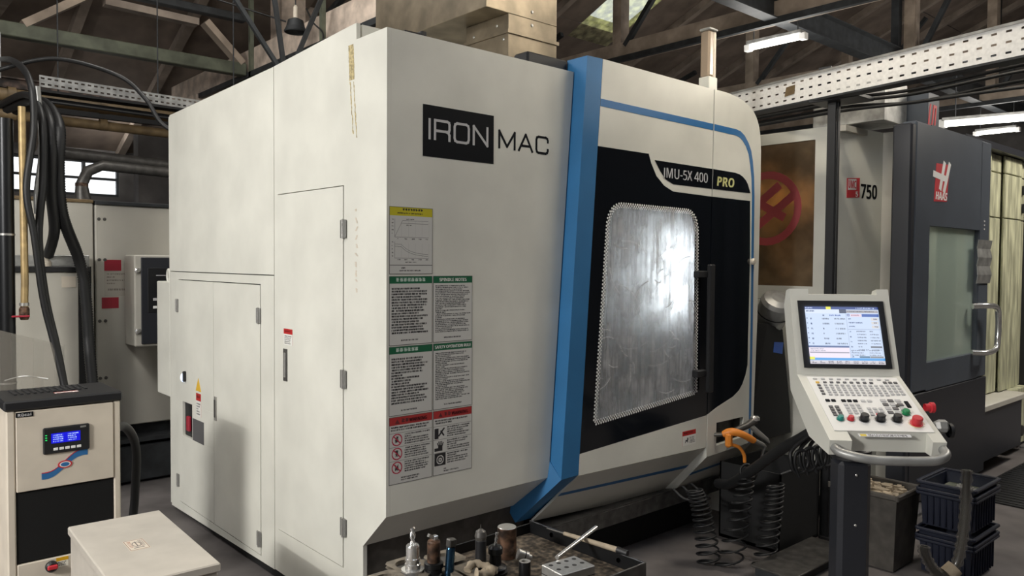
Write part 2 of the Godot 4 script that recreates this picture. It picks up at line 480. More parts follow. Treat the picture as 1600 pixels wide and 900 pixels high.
	# steel trusses across the hall
	for x in [-0.4, 2.85, 6.05, 9.2, 12.4]:
		var ww: bool = x == 2.85
		var t := thing("roof_truss", {-0.4: "truss above the hoses at the far left", 2.85: "whitewashed truss rising behind the left white panels", 6.05: "tan truss chord behind the signal tower", 9.2: "truss above the dark grey machine door", 12.4: "farthest truss near the right wall"}[x], "truss", Vector3(x, 4.4, -10), "roof trusses")
		g = G.new(); g.span(Vector3(-0.1, 0, 0), Vector3(0.1, 0.26 if ww else 0.2, 10.0)); part(g, "bottom_chord", M.whitewash if ww else M.tan_beam, t)
		g = G.new(); g.span(Vector3(-0.13, -0.05, 0), Vector3(-0.07, 0.02, 10.0)); part(g, "angle_iron", M.iron, t)
		for k in 4:
			var zz := 1.3 + k * 2.4
			var top: float = ry.call(zz - 10.0) - 4.45
			if top < 0.3: continue
			g = G.new(); g.bar(Vector3(0, 0.1, zz), Vector3(0, top, zz), 0.14, 0.16, Vector3.RIGHT); part(g, "post", M.tan_beam if not ww else M.whitewash, t)
			g = G.new(); g.bar(Vector3(-0.08, 0.15, zz + 0.15), Vector3(-0.08, top, zz + 1.4), 0.06, 0.06, Vector3.RIGHT); part(g, "brace", M.iron, t)
	# long girder along the hall, right
	var gd := thing("crane_girder", "dark steel girder crossing above the right-hand machines", "girder", Vector3(3.6, 4.4, -1.66))
	g = G.new(); g.span(Vector3(0, 0, -0.08), Vector3(13.0, 0.015, 0.08)); part(g, "lower_flange", M.iron, gd)
	g = G.new(); g.span(Vector3(0, 0.015, -0.012), Vector3(13.0, 0.265, 0.012)); part(g, "web", M.iron, gd)
	g = G.new(); g.span(Vector3(0, 0.265, -0.08), Vector3(13.0, 0.28, 0.08)); part(g, "upper_flange", M.iron, gd)
	for k in 3:
		g = G.new(); g.bar(Vector3(1.5 + k * 4.0, 0.28, 0), Vector3(1.5 + k * 4.0, 2.5, 0), 0.1, 0.1, Vector3.RIGHT); part(g, "hanger", M.iron, gd)
	# lattice frame along the back left: green lower beam, dark upper beam, pale braces
	var lt := thing("lattice_girder", "greenish girder with pale diagonal braces above the left corner", "girder", Vector3(-4, 3.76, -5.5))
	g = G.new(); g.span(Vector3(0, 0, -0.06), Vector3(5.68, 0.13, 0.06), 0.008); part(g, "lower_beam", M.iron_green, lt)
	g = G.new(); g.span(Vector3(0, 0.58, -0.05), Vector3(5.68, 0.66, 0.05), 0.008); part(g, "upper_beam", M.iron, lt)
	for s in [[3.6, 0.13, 4.25, 0.6], [5.25, 0.5, 5.64, 0.13]]:
		g = G.new(); g.bar(Vector3(s[0], s[1], 0), Vector3(s[2], s[3], 0), 0.07, 0.13, Vector3.BACK); part(g, "brace", M.tan_beam, lt)
	g = G.new(); g.bar(Vector3(4.3, 0.515, -0.08), Vector3(5.2, 0.5, -0.08), 0.07, 0.12, Vector3.BACK); part(g, "brace", M.roof_rib, lt)
	# brown rail and black rail below it
	g = G.new(); g.span(Vector3(-4, 3.34, -5.75), Vector3(2.2, 3.42, -5.69)); g.span(Vector3(-4, 3.42, -5.79), Vector3(2.2, 3.435, -5.65)); solo(g, "rail", M.iron_brown, "rusty brown rail under the greenish girder", "rail")
	g = G.new(); g.span(Vector3(-4, 3.18, -5.9), Vector3(2.4, 3.3, -5.84)); solo(g, "cable_duct", M.black_matte, "black cable duct below the rusty rail", "duct")
	# lamps in view
	light_bar(Vector3(6.16, 4.22, -1.75), Vector3(0.02, 0, 1).normalized(), 0.66, 3.0, "fluorescent lamp hanging under the girder beside the signal tower", 0.05)
	light_bar(Vector3(9.35, 3.6, -0.35), Vector3(0.3, 0, 1).normalized(), 1.5, 5.0, "large bright fluorescent lamp above the dark machine door", 0.07)
	light_bar(Vector3(12.9, 4.0, -1.57), Vector3(0, 0, 1), 0.62, 3.0, "small distant fluorescent lamp below the large bright one", 0.05)
	light_bar(Vector3(1.25, 3.85, -9.3), Vector3(1, 0, 0), 0.35, 2.0, "small far lamp seen between the hoses and the white machine", 0.05)

func perforated(g: G, a: Vector3, b: Vector3, up: Vector3, h: float, rows: int, pitch: float, hole: Vector2):
	# a sheet from a to b (lower edge), height h, with rows of slots cut through, 2 mm thick
	var L := (b - a).length(); var d := (b - a) / L; var n := int(L / pitch); var w := L / n
	var rh := h / rows
	var nn := d.cross(up).normalized() * 0.002
	var put := func(x0: float, x1: float, y0: float, y1: float):
		var p := a + d * x0 + up * y0; var q := a + d * x1 + up * y0; var r := a + d * x1 + up * y1; var s := a + d * x0 + up * y1
		g.quad(p, q, r, s); g.quad(p - nn, s - nn, r - nn, q - nn)
	for k in rows:
		var y0 := k * rh; var m0 := y0 + (rh - hole.y) / 2.0
		put.call(0.0, L, y0, m0); put.call(0.0, L, m0 + hole.y, y0 + rh)
		for j in n:
			var x0 := j * w; var e := (w - hole.x) / 2.0
			put.call(x0, x0 + e, m0, m0 + hole.y); put.call(x0 + e + hole.x, x0 + w, m0, m0 + hole.y)

# ---- print: small pictures for stickers
func blank(w: int, h: int, c: Color) -> Image:
	var im := Image.create(w, h, false, Image.FORMAT_RGB8)
	im.fill(c)
	return im

func dashes(im: Image, r: Rect2i, line: int, th: int, c: Color, word := 7, full := 0.8):
	# lines of small print: words as short runs
	var y := r.position.y
	while y + th <= r.end.y:
		var x := r.position.x
		var stop := r.position.x + int(r.size.x * (full + rng.randf() * (1.0 - full)))
		if rng.randf() < 0.12: stop = r.position.x + int(r.size.x * rng.randf_range(0.15, 0.5))
		while x < stop:
			var n := mini(rng.randi_range(2, word), stop - x)
			for k in n:
				if rng.randf() < 0.85: im.fill_rect(Rect2i(x + k, y + (rng.randi() % 2), 1, th - (rng.randi() % 2)), c)
			x += n + rng.randi_range(1, 2)
		y += line

func plot(im: Image, a: Vector2, b: Vector2, c: Color, th := 1):
	var n := int(maxf(absf(b.x - a.x), absf(b.y - a.y))) + 1
	for k in n + 1:
		var p := a.lerp(b, float(k) / n)
		im.fill_rect(Rect2i(int(p.x), int(p.y), th, th), c)

func ring(im: Image, c: Vector2, r: float, col: Color, th := 3):
	for k in 120:
		var a := TAU * k / 120
		im.fill_rect(Rect2i(int(c.x + cos(a) * r), int(c.y + sin(a) * r), th, th), col)

# blocky signs of a heading in another script
func glyphs(im: Image, x: int, y: int, size: int, count: int, c: Color):
	for k in count:
		var x0 := x + k * (size + 3)
		for j in 4: im.fill_rect(Rect2i(x0 + (rng.randi() % 3), y + j * (size / 4), size - (rng.randi() % 4), 2), c)
		im.fill_rect(Rect2i(x0 + size / 2 - 1, y, 2, size), c)
		if rng.randf() < 0.6: im.fill_rect(Rect2i(x0 + 2, y + size / 3, 2, size * 2 / 3), c)
		if rng.randf() < 0.6: im.fill_rect(Rect2i(x0 + size - 4, y + size / 3, 2, size * 2 / 3), c)

const INK := Color(0.16, 0.16, 0.17)
const PAPER := Color(0.8, 0.8, 0.79)

func page(w: int, h: int, head: Color, hh: int) -> Image:
	var im := blank(w, h, PAPER)
	im.fill_rect(Rect2i(0, 0, w, h), Color(0.35, 0.35, 0.35)); im.fill_rect(Rect2i(2, 2, w - 4, h - 4), PAPER)
	im.fill_rect(Rect2i(2, 2, w - 4, hh), head)
	return im

func graph_page() -> Image:
	var im := page(220, 290, Color(0.78, 0.74, 0.16), 36)
	glyphs(im, 66, 6, 10, 8, INK); dashes(im, Rect2i(40, 24, 140, 8), 8, 5, INK)
	for o in [[52, 78], [150, 70]]:
		plot(im, Vector2(26, o[0]), Vector2(26, o[0] + o[1]), INK); plot(im, Vector2(26, o[0] + o[1]), Vector2(200, o[0] + o[1]), INK)
		for k in 5:
			dashes(im, Rect2i(12, o[0] + k * 15, 10, 4), 5, 4, INK); dashes(im, Rect2i(40 + k * 36, o[0] + o[1] + 5, 16, 4), 5, 4, INK)
			plot(im, Vector2(60 + k * 35, o[0] + 6), Vector2(60 + k * 35, o[0] + o[1]), Color(0.7, 0.7, 0.7))
	plot(im, Vector2(26, 130), Vector2(66, 58), INK); plot(im, Vector2(66, 58), Vector2(196, 58), INK)
	plot(im, Vector2(60, 70), Vector2(196, 70), INK)
	for k in 34:
		plot(im, Vector2(60 + k * 4, 162 + 44 * (1 - exp(-k * 0.09))), Vector2(64 + k * 4, 162 + 44 * (1 - exp(-(k + 1) * 0.09))), INK)
		plot(im, Vector2(60 + k * 4, 172 + 42 * (1 - exp(-k * 0.09))), Vector2(64 + k * 4, 172 + 42 * (1 - exp(-(k + 1) * 0.09))), INK)
	plot(im, Vector2(26, 160), Vector2(60, 162), INK); plot(im, Vector2(26, 170), Vector2(60, 172), INK)
	dashes(im, Rect2i(85, 50, 40, 5), 6, 4, INK); dashes(im, Rect2i(85, 76, 30, 5), 6, 4, INK); dashes(im, Rect2i(80, 236, 60, 5), 6, 4, INK)
	plot(im, Vector2(3, 250), Vector2(216, 250), INK, 2); dashes(im, Rect2i(60, 260, 100, 6), 8, 6, INK); dashes(im, Rect2i(50, 272, 130, 6), 8, 5, INK)
	return im

func rules_page(english: bool, big: bool) -> Image:
	var im := page(220, 300, Color(0.07, 0.38, 0.25), 30)
	if not english: glyphs(im, 34, 8, 16, 8 if not big else 6, Color(0.9, 0.92, 0.9))
	if english: dashes(im, Rect2i(12, 42, 198, 215), 8, 5, INK, 9, 0.75)
	else: dashes(im, Rect2i(12, 50, 196, 205), 12, 8, INK, 16, 0.7)
	dashes(im, Rect2i(60, 276, 100, 7), 9, 6, INK)
	return im

func warn_page(k: int) -> Image:
	var im := page(220, 290, Color(0.68, 0.2, 0.2), 34)
	for j in 12: plot(im, Vector2(40 - j, 12 + j * 1.6), Vector2(40 + j, 12 + j * 1.6), INK)
	glyphs(im, 62, 11, 16, 2, INK)
	dashes(im, Rect2i(10, 42, 200, 22), 11, 7, INK, 10, 0.8)
	for r in 3:
		var y := 76 + r * 60
		plot(im, Vector2(3, y - 6), Vector2(216, y - 6), INK)
		dashes(im, Rect2i(78, y, 132, 46), 10, 6, INK, 10, 0.7)
		if k == 0:
			ring(im, Vector2(38, y + 22), 24, Color(0.7, 0.12, 0.25), 4)
			for j in 20: plot(im, Vector2(30 + (rng.randi() % 16), y + 8 + (rng.randi() % 28)), Vector2(30 + (rng.randi() % 16), y + 8 + (rng.randi() % 28)), INK, 2)
			plot(im, Vector2(22, y + 6), Vector2(54, y + 38), Color(0.7, 0.12, 0.25), 4)
		elif r == 2:
			im.fill_rect(Rect2i(8, y - 4, 62, 56), INK); ring(im, Vector2(38, y + 24), 18, PAPER, 4); ring(im, Vector2(38, y + 24), 7, PAPER, 5)
		elif r == 1:
			im.fill_rect(Rect2i(28, y + 20, 24, 26), INK)
			for j in 5: plot(im, Vector2(29 + j * 5, y + 22), Vector2(22 + j * 8, y + (2 if j in [1, 2, 3] else 8)), INK, 4)
			im.fill_rect(Rect2i(8, y + 32, 24, 14), INK)
		else:
			im.fill_rect(Rect2i(8, y + 4, 22, 46), INK); plot(im, Vector2(30, y + 34), Vector2(58, y + 4), INK, 6); plot(im, Vector2(40, y + 14), Vector2(56, y + 34), INK, 6)
	dashes(im, Rect2i(60, 262, 100, 18), 10, 6, INK)
	return im

func small_warning(kind: int) -> Image:
	var im := blank(80, 100, Color(0.9, 0.9, 0.88))
	im.fill_rect(Rect2i(0, 0, 80, 32), Color(0.72, 0.16, 0.16)); dashes(im, Rect2i(8, 8, 64, 16), 16, 12, Color(0.35, 0.05, 0.05), 9)
	if kind == 1:
		im.fill_rect(Rect2i(18, 62, 14, 12), INK); im.fill_rect(Rect2i(28, 48, 7, 20), INK); im.fill_rect(Rect2i(16, 72, 4, 10), INK); im.fill_rect(Rect2i(30, 72, 4, 10), INK)
		dashes(im, Rect2i(42, 46, 34, 44), 9, 5, INK)
	else: dashes(im, Rect2i(8, 42, 64, 50), 11, 6, INK)
	return im

func sticker(parent: Node, im: Image, org: Vector3, u: Vector3, v: Vector3, w: float, h: float, label: String, called := "sticker", emit := 0.0):
	# org is the lower left corner; the sheet is a millimetre thick and carries its print on the front
	var n := u.cross(v).normalized()
	var g := G.new()
	var a := org + v * h + n * 0.001; var b := org + n * 0.001; var c := org + u * w + n * 0.001; var d := org + u * w + v * h + n * 0.001
	g.card(a, b, c, d)
	for e in [[a, b], [b, c], [c, d], [d, a]]: g.quad(e[0], e[0] - n * 0.001, e[1] - n * 0.001, e[1])
	return part(g, called, print_mat(im, 0.45, emit), parent, label)

func screw(parent: Node, at: Vector3, n: Vector3, r := 0.006, m: Material = null):
	var g := G.new()
	var t := n.cross(Vector3(0.3, 0.9, 0.2)).normalized()
	g.lathe(at, [[0, 0], [r, 0], [r, 0.003], [r * 0.6, 0.005], [0, 0.005]].slice(1) , 8, Basis(t, n, t.cross(n)))
	part(g, "screw", m if m else M.steel_dark, parent)

func hinge(parent: Node, at: Vector3):
	# plain butt hinge on a face that looks to -x
	var g := G.new(); g.box(at + Vector3(-0.006, 0, -0.014), Vector3(0.008, 0.085, 0.022), 0.002); g.box(at + Vector3(-0.006, 0, 0.014), Vector3(0.008, 0.085, 0.022), 0.002)
	var h := part(g, "hinge", M.hinge_zinc, parent)
	g = G.new(); g.tube([at + Vector3(-0.01, -0.045, 0), at + Vector3(-0.01, 0.045, 0)], 0.006, 8); part(g, "pin", M.steel, h)

func build_machine():
	var t := thing("machining_center", "large white machining centre with blue slanted post and black-glass door", "machine")
	var X := Vector3.RIGHT; var Y := Vector3.UP; var Z := Vector3.BACK
	var V := func(a, b): return Vector2(a, b)
	var g: G
	# dark inner frame that closes the gaps, and the plinth
	g = G.new(); g.span(Vector3(0.03, 0, -2.7), Vector3(2.7, 0.36, -0.22), 0.01); part(g, "plinth", M.black_matte, t)
	g = G.new(); g.span(Vector3(0.022, 0.36, -2.74), Vector3(0.03, 2.72, -0.2)); part(g, "side_frame", M.dark_print, t)
	# left side panels
	g = G.new(); g.zy([Vector2(-2.765, 1.676), Vector2(-1.112, 1.676), Vector2(-1.112, 2.783), Vector2(-2.765, 2.75)], 0, 0.02); part(g, "rear_upper_panel", M.paint, t)
	g = G.new()
	g.zy([Vector2(-2.765, 0.035), Vector2(-1.112, 0.075), Vector2(-1.112, 0.1), Vector2(-2.765, 0.1)], 0, 0.02)
	g.zy([Vector2(-2.765, 0.1), Vector2(-2.6, 0.1), Vector2(-2.6, 1.67), Vector2(-2.765, 1.67)], 0, 0.02)
	g.zy([Vector2(-1.28, 0.1), Vector2(-1.112, 0.1), Vector2(-1.112, 1.67), Vector2(-1.28, 1.67)], 0, 0.02)
	g.zy([Vector2(-2.6, 1.622), Vector2(-1.28, 1.622), Vector2(-1.28, 1.67), Vector2(-2.6, 1.67)], 0, 0.02)
	part(g, "rear_lower_panel", M.paint, t)
	# cabinet doors with the pocket for the main switch in the rear one
	g = G.new()
	g.span(Vector3(-0.004, 0.106, -2.595), Vector3(0.016, 0.57, -1.972), 0.001); g.span(Vector3(-0.004, 0.8, -2.595), Vector3(0.016, 1.616, -1.972), 0.001)
	g.span(Vector3(-0.004, 0.57, -2.595), Vector3(0.016, 0.8, -2.53), 0.001); g.span(Vector3(-0.004, 0.57, -2.345), Vector3(0.016, 0.8, -1.972), 0.001)
	var cd := part(g, "cabinet_door", M.paint, t)
	g = G.new(); g.span(Vector3(0.016, 0.56, -2.54), Vector3(0.02, 0.81, -2.335)); part(g, "switch_pocket", M.black_plastic, cd)
	g = G.new(); g.box(Vector3(0.004, 0.66, -2.43), Vector3(0.02, 0.1, 0.05), 0.005); part(g, "main_switch", M.red_dark, cd, "red main switch in its pocket")
	g = G.new(); g.span(Vector3(-0.007, 0.57, -2.33), Vector3(-0.004, 0.715, -2.135), 0.001); part(g, "meter_plate", M.dark_print, cd, "grey plate beside the switch pocket")
	sticker(cd, small_warning(0), Vector3(-0.004, 0.74, -2.27), Z, Y, 0.085, 0.15, "red and white warning sticker", "sticker")
	g = G.new(); g.zy([Vector2(-2.275, 0.905), Vector2(-2.18, 0.905), Vector2(-2.2275, 0.99)], -0.0055, -0.004); part(g, "hazard_triangle", M.yellow, cd, "yellow hazard triangle")
	g = G.new(); g.lathe(Vector3(-0.004, 0.962, -2.5), [[0.028, 0], [0.028, 0.01], [0.02, 0.016], [0, 0.016]], 14, Basis(Y, -X, Z)); part(g, "power_lamp", M.lamp_dot, cd, "glowing blue-white power lamp")
	g = G.new(); g.box(Vector3(-0.014, 0.975, -2.46), Vector3(0.02, 0.07, 0.02), 0.004); part(g, "lock", M.black_plastic, cd)
	g = G.new(); g.span(Vector3(-0.004, 0.106, -1.966), Vector3(0.016, 1.616, -1.285), 0.001); cd = part(g, "cabinet_door", M.paint, t)
	g = G.new(); g.box(Vector3(-0.007, 0.835, -1.935), Vector3(0.006, 0.15, 0.036), 0.002); var hd := part(g, "handle", M.steel, cd)
	g = G.new(); g.box(Vector3(-0.012, 0.835, -1.935), Vector3(0.006, 0.11, 0.016), 0.002); part(g, "grip", M.steel_dark, hd)
	for p in [Vector3(0, 1.446, -1.3), Vector3(0, 0.193, -1.3), Vector3(0, 1.443, -2.62), Vector3(0, 0.242, -2.62)]: hinge(t, p)
	# front part of the left side with its access door
	g = G.new()
	g.zy([Vector2(-1.106, 0.08), Vector2(-1.062, 0.08), Vector2(-1.062, 2.786), Vector2(-1.106, 2.784)], 0, 0.02)
	g.zy([Vector2(-1.062, 2.104), Vector2(-0.364, 2.104), Vector2(-0.364, 2.82), Vector2(-1.062, 2.786)], 0, 0.02)
	g.zy([Vector2(-1.062, 0.08), Vector2(-0.364, 0.08), Vector2(-0.364, 0.308), Vector2(-1.062, 0.308)], 0, 0.02)
	g.zy([Vector2(-0.364, 0.08), Vector2(-0.19, 0.08), Vector2(-0.19, 0.462), Vector2(0, 0.64), Vector2(0, 2.75), Vector2(-0.254, 2.75), Vector2(-0.254, 2.824), Vector2(-0.364, 2.82)], 0, 0.02)
	part(g, "front_side_panel", M.paint, t)
	g = G.new(); g.span(Vector3(-0.004, 0.313, -1.057), Vector3(0.016, 2.099, -0.369), 0.001); var ad := part(g, "access_door", M.paint, t)
	for y in [1.901, 1.202, 0.504]: hinge(t, Vector3(0, y, -0.36))
	g = G.new(); g.box(Vector3(-0.006, 1.206, -0.965), Vector3(0.004, 0.17, 0.045), 0.001); hd = part(g, "handle", M.steel_dark, ad)
	g = G.new(); g.box(Vector3(-0.01, 1.206, -0.965), Vector3(0.006, 0.13, 0.018), 0.002); part(g, "grip", M.steel, hd)
	sticker(ad, small_warning(0), Vector3(-0.004, 1.312, -0.985), Z, Y, 0.1, 0.085, "red and white warning sticker", "sticker")
	# old adhesive left by a tape near the corner: patches with ragged outline
	rng.seed = 77
	var ragged := func(z0: float, y0: float, z1: float, y1: float, w: float, rough: float, m: Material):
		var le := []; var ri := []
		for k in 25:
			var u := k / 24.0
			var zz := lerpf(z0, z1, u); var yy := lerpf(y0, y1, u)
			le.append(Vector2(zz - w / 2 + rng.randf_range(-rough, rough), yy)); ri.push_front(Vector2(zz + w / 2 + rng.randf_range(-rough, rough), yy))
		var q := G.new(); q.zy(le + ri, -0.0007, 0.0); part(q, "tape_residue", m, t)
	ragged.call(-0.302, 2.735, -0.292, 2.575, 0.046, 0.002, M.tape)
	ragged.call(-0.308, 2.57, -0.281, 2.33, 0.007, 0.0035, M.tape)
	ragged.call(-0.277, 2.565, -0.25, 2.31, 0.006, 0.003, M.tape)
	for k in 10:
		var y0 := 1.99 - k * 0.04
		ragged.call(-0.262 + rng.randf_range(0, 0.02), y0, -0.258 + rng.randf_range(0, 0.02), y0 - rng.randf_range(0.01, 0.03), 0.012, 0.004, M.paint_cream)
	# box at the rear edge with a lifting eye
	g = G.new(); g.span(Vector3(0.0, 0.79, -3.06), Vector3(0.6, 1.6, -2.785), 0.006); var eb := part(g, "electrical_box", M.paint, t)
	g = G.new()
	var loop := []
	for k in 13: loop.append(Vector3(0.02, 1.64, -2.86) + Vector3(0, cos(TAU * k / 12) * 0.045, sin(TAU * k / 12) * 0.028))
	g.tube(loop, 0.01, 6, false); part(g, "lifting_eye", M.paint, eb)
	# back, right side and top
	g = G.new(); g.span(Vector3(0, 0.05, -2.785), Vector3(2.8, 2.74, -2.767)); part(g, "back_panel", M.paint, t)
	g = G.new(); g.zy([Vector2(-2.765, 0.05), Vector2(-0.1, 0.05), Vector2(-0.1, 0.4), Vector2(0.06, 0.58), Vector2(0.06, 2.6), Vector2(-0.05, 2.74), Vector2(-2.765, 2.74)], 2.785, 2.8); part(g, "right_side_panel", M.paint, t)
	g = G.new(); g.span(Vector3(0.02, 2.7, -2.76), Vector3(2.78, 2.735, -0.03)); part(g, "top_panel", M.paint, t)
	g = G.new(); g.span(Vector3(0.03, 2.735, -0.27), Vector3(0.4, 2.822, -0.254)); part(g, "top_flange", M.paint, t)
	g = G.new(); g.span(Vector3(0.86, 2.735, -0.16), Vector3(1.15, 2.82, -0.05), 0.01); part(g, "cover_rail", M.black_plastic, t)
	g = G.new(); g.box(Vector3(0.21, 2.765, -0.12), Vector3(0.12, 0.05, 0.06), 0.006); g.box(Vector3(0.26, 2.79, -0.12), Vector3(0.03, 0.03, 0.05), 0.004); part(g, "cable_gland", M.black_plastic, t)
	# front: fixed left panel with slanted right edge, skirt folded back under it
	g = G.new(); g.xy([Vector2(0.0205, 0.64), Vector2(0.985, 0.64), Vector2(1.142, 2.75), Vector2(0.0205, 2.75)], -0.02, 0); part(g, "front_panel", M.paint, t)
	g = G.new(); g.sheet(Vector3(0.0205, 0.64, 0), Vector3(0.0205, 0.462, -0.19), Vector3(0.93, 0.462, -0.19), Vector3(0.985, 0.64, 0), 0.015); part(g, "front_skirt", M.paint, t)
	g = G.new(); g.span(Vector3(0.02, 0.3, -0.215), Vector3(1.0, 0.455, -0.205)); part(g, "apron", M.bin_grey, t)
	# blue post
	g = G.new(); g.xy([Vector2(1.155, 2.822), Vector2(1.273, 2.825), Vector2(1.12, 0.647), Vector2(0.993, 0.643)], -0.06, 0.085)
	g.sheet(Vector3(0.993, 0.643, 0.085), Vector3(0.9, 0.38, -0.16), Vector3(1.015, 0.38, -0.16), Vector3(1.12, 0.647, 0.085), 0.12); part(g, "blue_post", M.blue_paint, t)
	# upper corners of the window are round
	var bend := func(a: Vector2, c: Vector2, b: Vector2) -> Array:
		var o := []
		for k in 7: o.append(a.bezier_interpolate(a.lerp(c, 0.6), b.lerp(c, 0.6), b, k / 6.0))
		return o
	var tl: Array = bend.call(Vector2(1.327, 1.95), Vector2(1.334, 2.066), Vector2(1.44, 2.066))
	var tr: Array = bend.call(Vector2(2.03, 2.063), Vector2(2.135, 2.06), Vector2(2.134, 1.94))
	var tlr := tl.duplicate(); tlr.reverse()
	var trr := tr.duplicate(); trr.reverse()
	# sliding door: white skins, black glass, hazy window
	g = G.new(); g.xy([Vector2(1.275, 2.825), Vector2(1.243, 2.367), Vector2(1.666, 2.368), Vector2(1.69, 2.317), Vector2(1.738, 2.249), Vector2(1.809, 2.2), Vector2(1.894, 2.172), Vector2(2.281, 2.166), Vector2(2.288, 2.82)], 0.06, 0.085)
	var door := part(g, "sliding_door", M.paint, t)
	g = G.new(); g.xy([Vector2(1.126, 0.754), Vector2(1.121, 0.645), Vector2(2.262, 0.62), Vector2(2.266, 0.816)], 0.06, 0.085); part(g, "lower_skin", M.paint, door)
	g = G.new()
	g.xy([Vector2(1.243, 2.366), Vector2(1.665, 2.367), Vector2(1.689, 2.316), Vector2(1.738, 2.248), Vector2(1.738, 2.0645)] + tlr + [Vector2(1.244, 0.906), Vector2(1.738, 0.944), Vector2(1.738, 0.789), Vector2(1.127, 0.755)], 0.065, 0.084)
	g.xy([Vector2(1.738, 2.248), Vector2(1.809, 2.199), Vector2(1.894, 2.171), Vector2(2.28, 2.165), Vector2(2.266, 0.817), Vector2(1.738, 0.789), Vector2(1.738, 0.944), Vector2(2.145, 0.976)] + trr + [Vector2(1.738, 2.0645)], 0.065, 0.084)
	var bg := part(g, "black_glass", M.black_gloss, door)
	var win := tl + tr + [Vector2(2.145, 0.976), Vector2(1.244, 0.906)]
	g = G.new()
	var idx := Geometry2D.triangulate_polygon(PackedVector2Array(win))
	for zz in [0.08, 0.072]:
		for k in range(0, idx.size(), 3):
			var p := []
			for j in 3: p.append(win[idx[k + j]])
			if (p[1] - p[0]).cross(p[2] - p[0]) < 0: p.reverse()
			if zz == 0.072: p.reverse()
			for j in [0, 2, 1]: g.vert(Vector3(p[j].x, p[j].y, zz), Vector3(0, 0, 1 if zz == 0.08 else -1), Vector2((p[j].x - 1.24) / 0.91, (2.07 - p[j].y) / 1.17))
	part(g, "coolant_film", pane_material(), door, "scratches and dried coolant runs on the pane")
	g = G.new(); g.xy(win, 0.066, 0.0705); part(g, "window_pane", M.poly, door, "hazy polycarbonate pane")
	# dots fired into the rim of the pane
	g = G.new()
	var cen := Vector2(1.71, 1.52)
	var peri := 0.0
	for k in win.size(): peri += (win[(k + 1) % win.size()] - win[k]).length()
	var count := int(peri / 0.0195)
	for r in 3:
		var seg := 0; var gone := 0.0
		for j in count:
			var dist := (j + 0.5 * (r % 2)) * peri / count
			while dist > gone + (win[(seg + 1) % win.size()] - win[seg]).length():
				gone += (win[(seg + 1) % win.size()] - win[seg]).length(); seg += 1
			var a: Vector2 = win[seg]; var b: Vector2 = win[(seg + 1) % win.size()]
			var inw := (b - a).orthogonal().normalized()
			if inw.dot(cen - a) < 0: inw = -inw
			var p := a + (b - a).normalized() * (dist - gone) + inw * (-0.011 + r * 0.0105)
			var rad: float = [0.0068, 0.0062, 0.0045][r]
			var ring6 := []
			for s in 6: ring6.append(Vector3(p.x + cos(TAU * s / 6) * rad, p.y + sin(TAU * s / 6) * rad, 0.0862))
			for s in range(1, 5): g.tri(ring6[0], ring6[s], ring6[s + 1])
	var dots := part(g, "rim_dots", M.white_print, door, "white dots printed round the window rim"); dots.set_meta("kind", "stuff")
	# skirt of the door, with a stripe laid on it
	var skirt := func(a: Vector3, b: Vector3, c: Vector3, d: Vector3, s0: float, s1: float, called: String, parent: Node):
		var q := G.new()
		for e in [[0.0, s0], [s0, s1], [s1, 1.0]]: q.sheet(a.lerp(b, e[0]), a.lerp(b, e[1]), d.lerp(c, e[1]), d.lerp(c, e[0]), 0.012)
		part(q, called, M.paint, parent)
		var nn := (b - a).cross(c - a).normalized() * 0.0012
		q = G.new(); q.sheet(a.lerp(b, s0) + nn, a.lerp(b, s1) + nn, d.lerp(c, s1) + nn, d.lerp(c, s0) + nn, 0.0012); part(q, "skirt_stripe", M.stripe_blue, parent)
	skirt.call(Vector3(1.121, 0.643, 0.085), Vector3(0.996, 0.375, -0.13), Vector3(2.1, 0.316, -0.13), Vector3(2.262, 0.618, 0.085), 0.38, 0.45, "door_skirt", door)
	# name field and stripe on the door
	var cart := [Vector2(1.718, 2.337), Vector2(1.772, 2.277), Vector2(1.82, 2.237), Vector2(1.893, 2.213), Vector2(2.281, 2.213), Vector2(2.283, 2.335)]
	g = G.new(); g.xy(cart, 0.085, 0.0865); part(g, "name_field", M.black_gloss, door)
	g = G.new(); g.span(Vector3(1.803, 2.2455, 0.0865), Vector3(1.8115, 2.3015, 0.0885)); part(g, "lettering", M.grey_print, door)
	text("MU-5X 400", Vector3(1.826, 2.245, 0.0866), X, Y, 0.406, 0.058, M.grey_print, door, "lettering")
	g = G.new(); g.xy([Vector2(1.261, 2.616), Vector2(2.286, 2.61), Vector2(2.286, 2.571), Vector2(1.258, 2.577)], 0.085, 0.0862); part(g, "stripe", M.stripe_blue, door)
	sticker(door, small_warning(1), Vector3(2.018, 0.66, 0.085), X, Y, 0.134, 0.088, "red and white warning sticker", "sticker")
	# door pull
	g = G.new(); g.box(Vector3(2.215, 1.36, 0.135), Vector3(0.05, 0.78, 0.03), 0.006); hd = part(g, "door_pull", M.black_plastic, door)
	for y in [1.69, 1.09]:
		g = G.new(); g.span(Vector3(2.1, y - 0.02, 0.086), Vector3(2.2, y + 0.02, 0.13), 0.004); part(g, "bracket", M.black_plastic, hd)
	# fixed right panel with rounded corner
	g = G.new(); g.xy([Vector2(2.293, 2.82), Vector2(2.36, 2.822), Vector2(2.45, 2.82), Vector2(2.53, 2.812), Vector2(2.61, 2.797), Vector2(2.68, 2.775), Vector2(2.735, 2.745), Vector2(2.772, 2.71), Vector2(2.8, 2.665), Vector2(2.822, 2.6), Vector2(2.832, 2.5), Vector2(2.834, 2.23), Vector2(2.823, 1.383), Vector2(2.798, 0.8), Vector2(2.271, 0.8), Vector2(2.271, 0.82), Vector2(2.372, 0.855), Vector2(2.55, 0.901), Vector2(2.62, 0.935), Vector2(2.659, 0.973), Vector2(2.695, 1.03), Vector2(2.716, 1.093), Vector2(2.724, 1.806), Vector2(2.713, 2.164), Vector2(2.286, 2.166)], 0.06, 0.087)
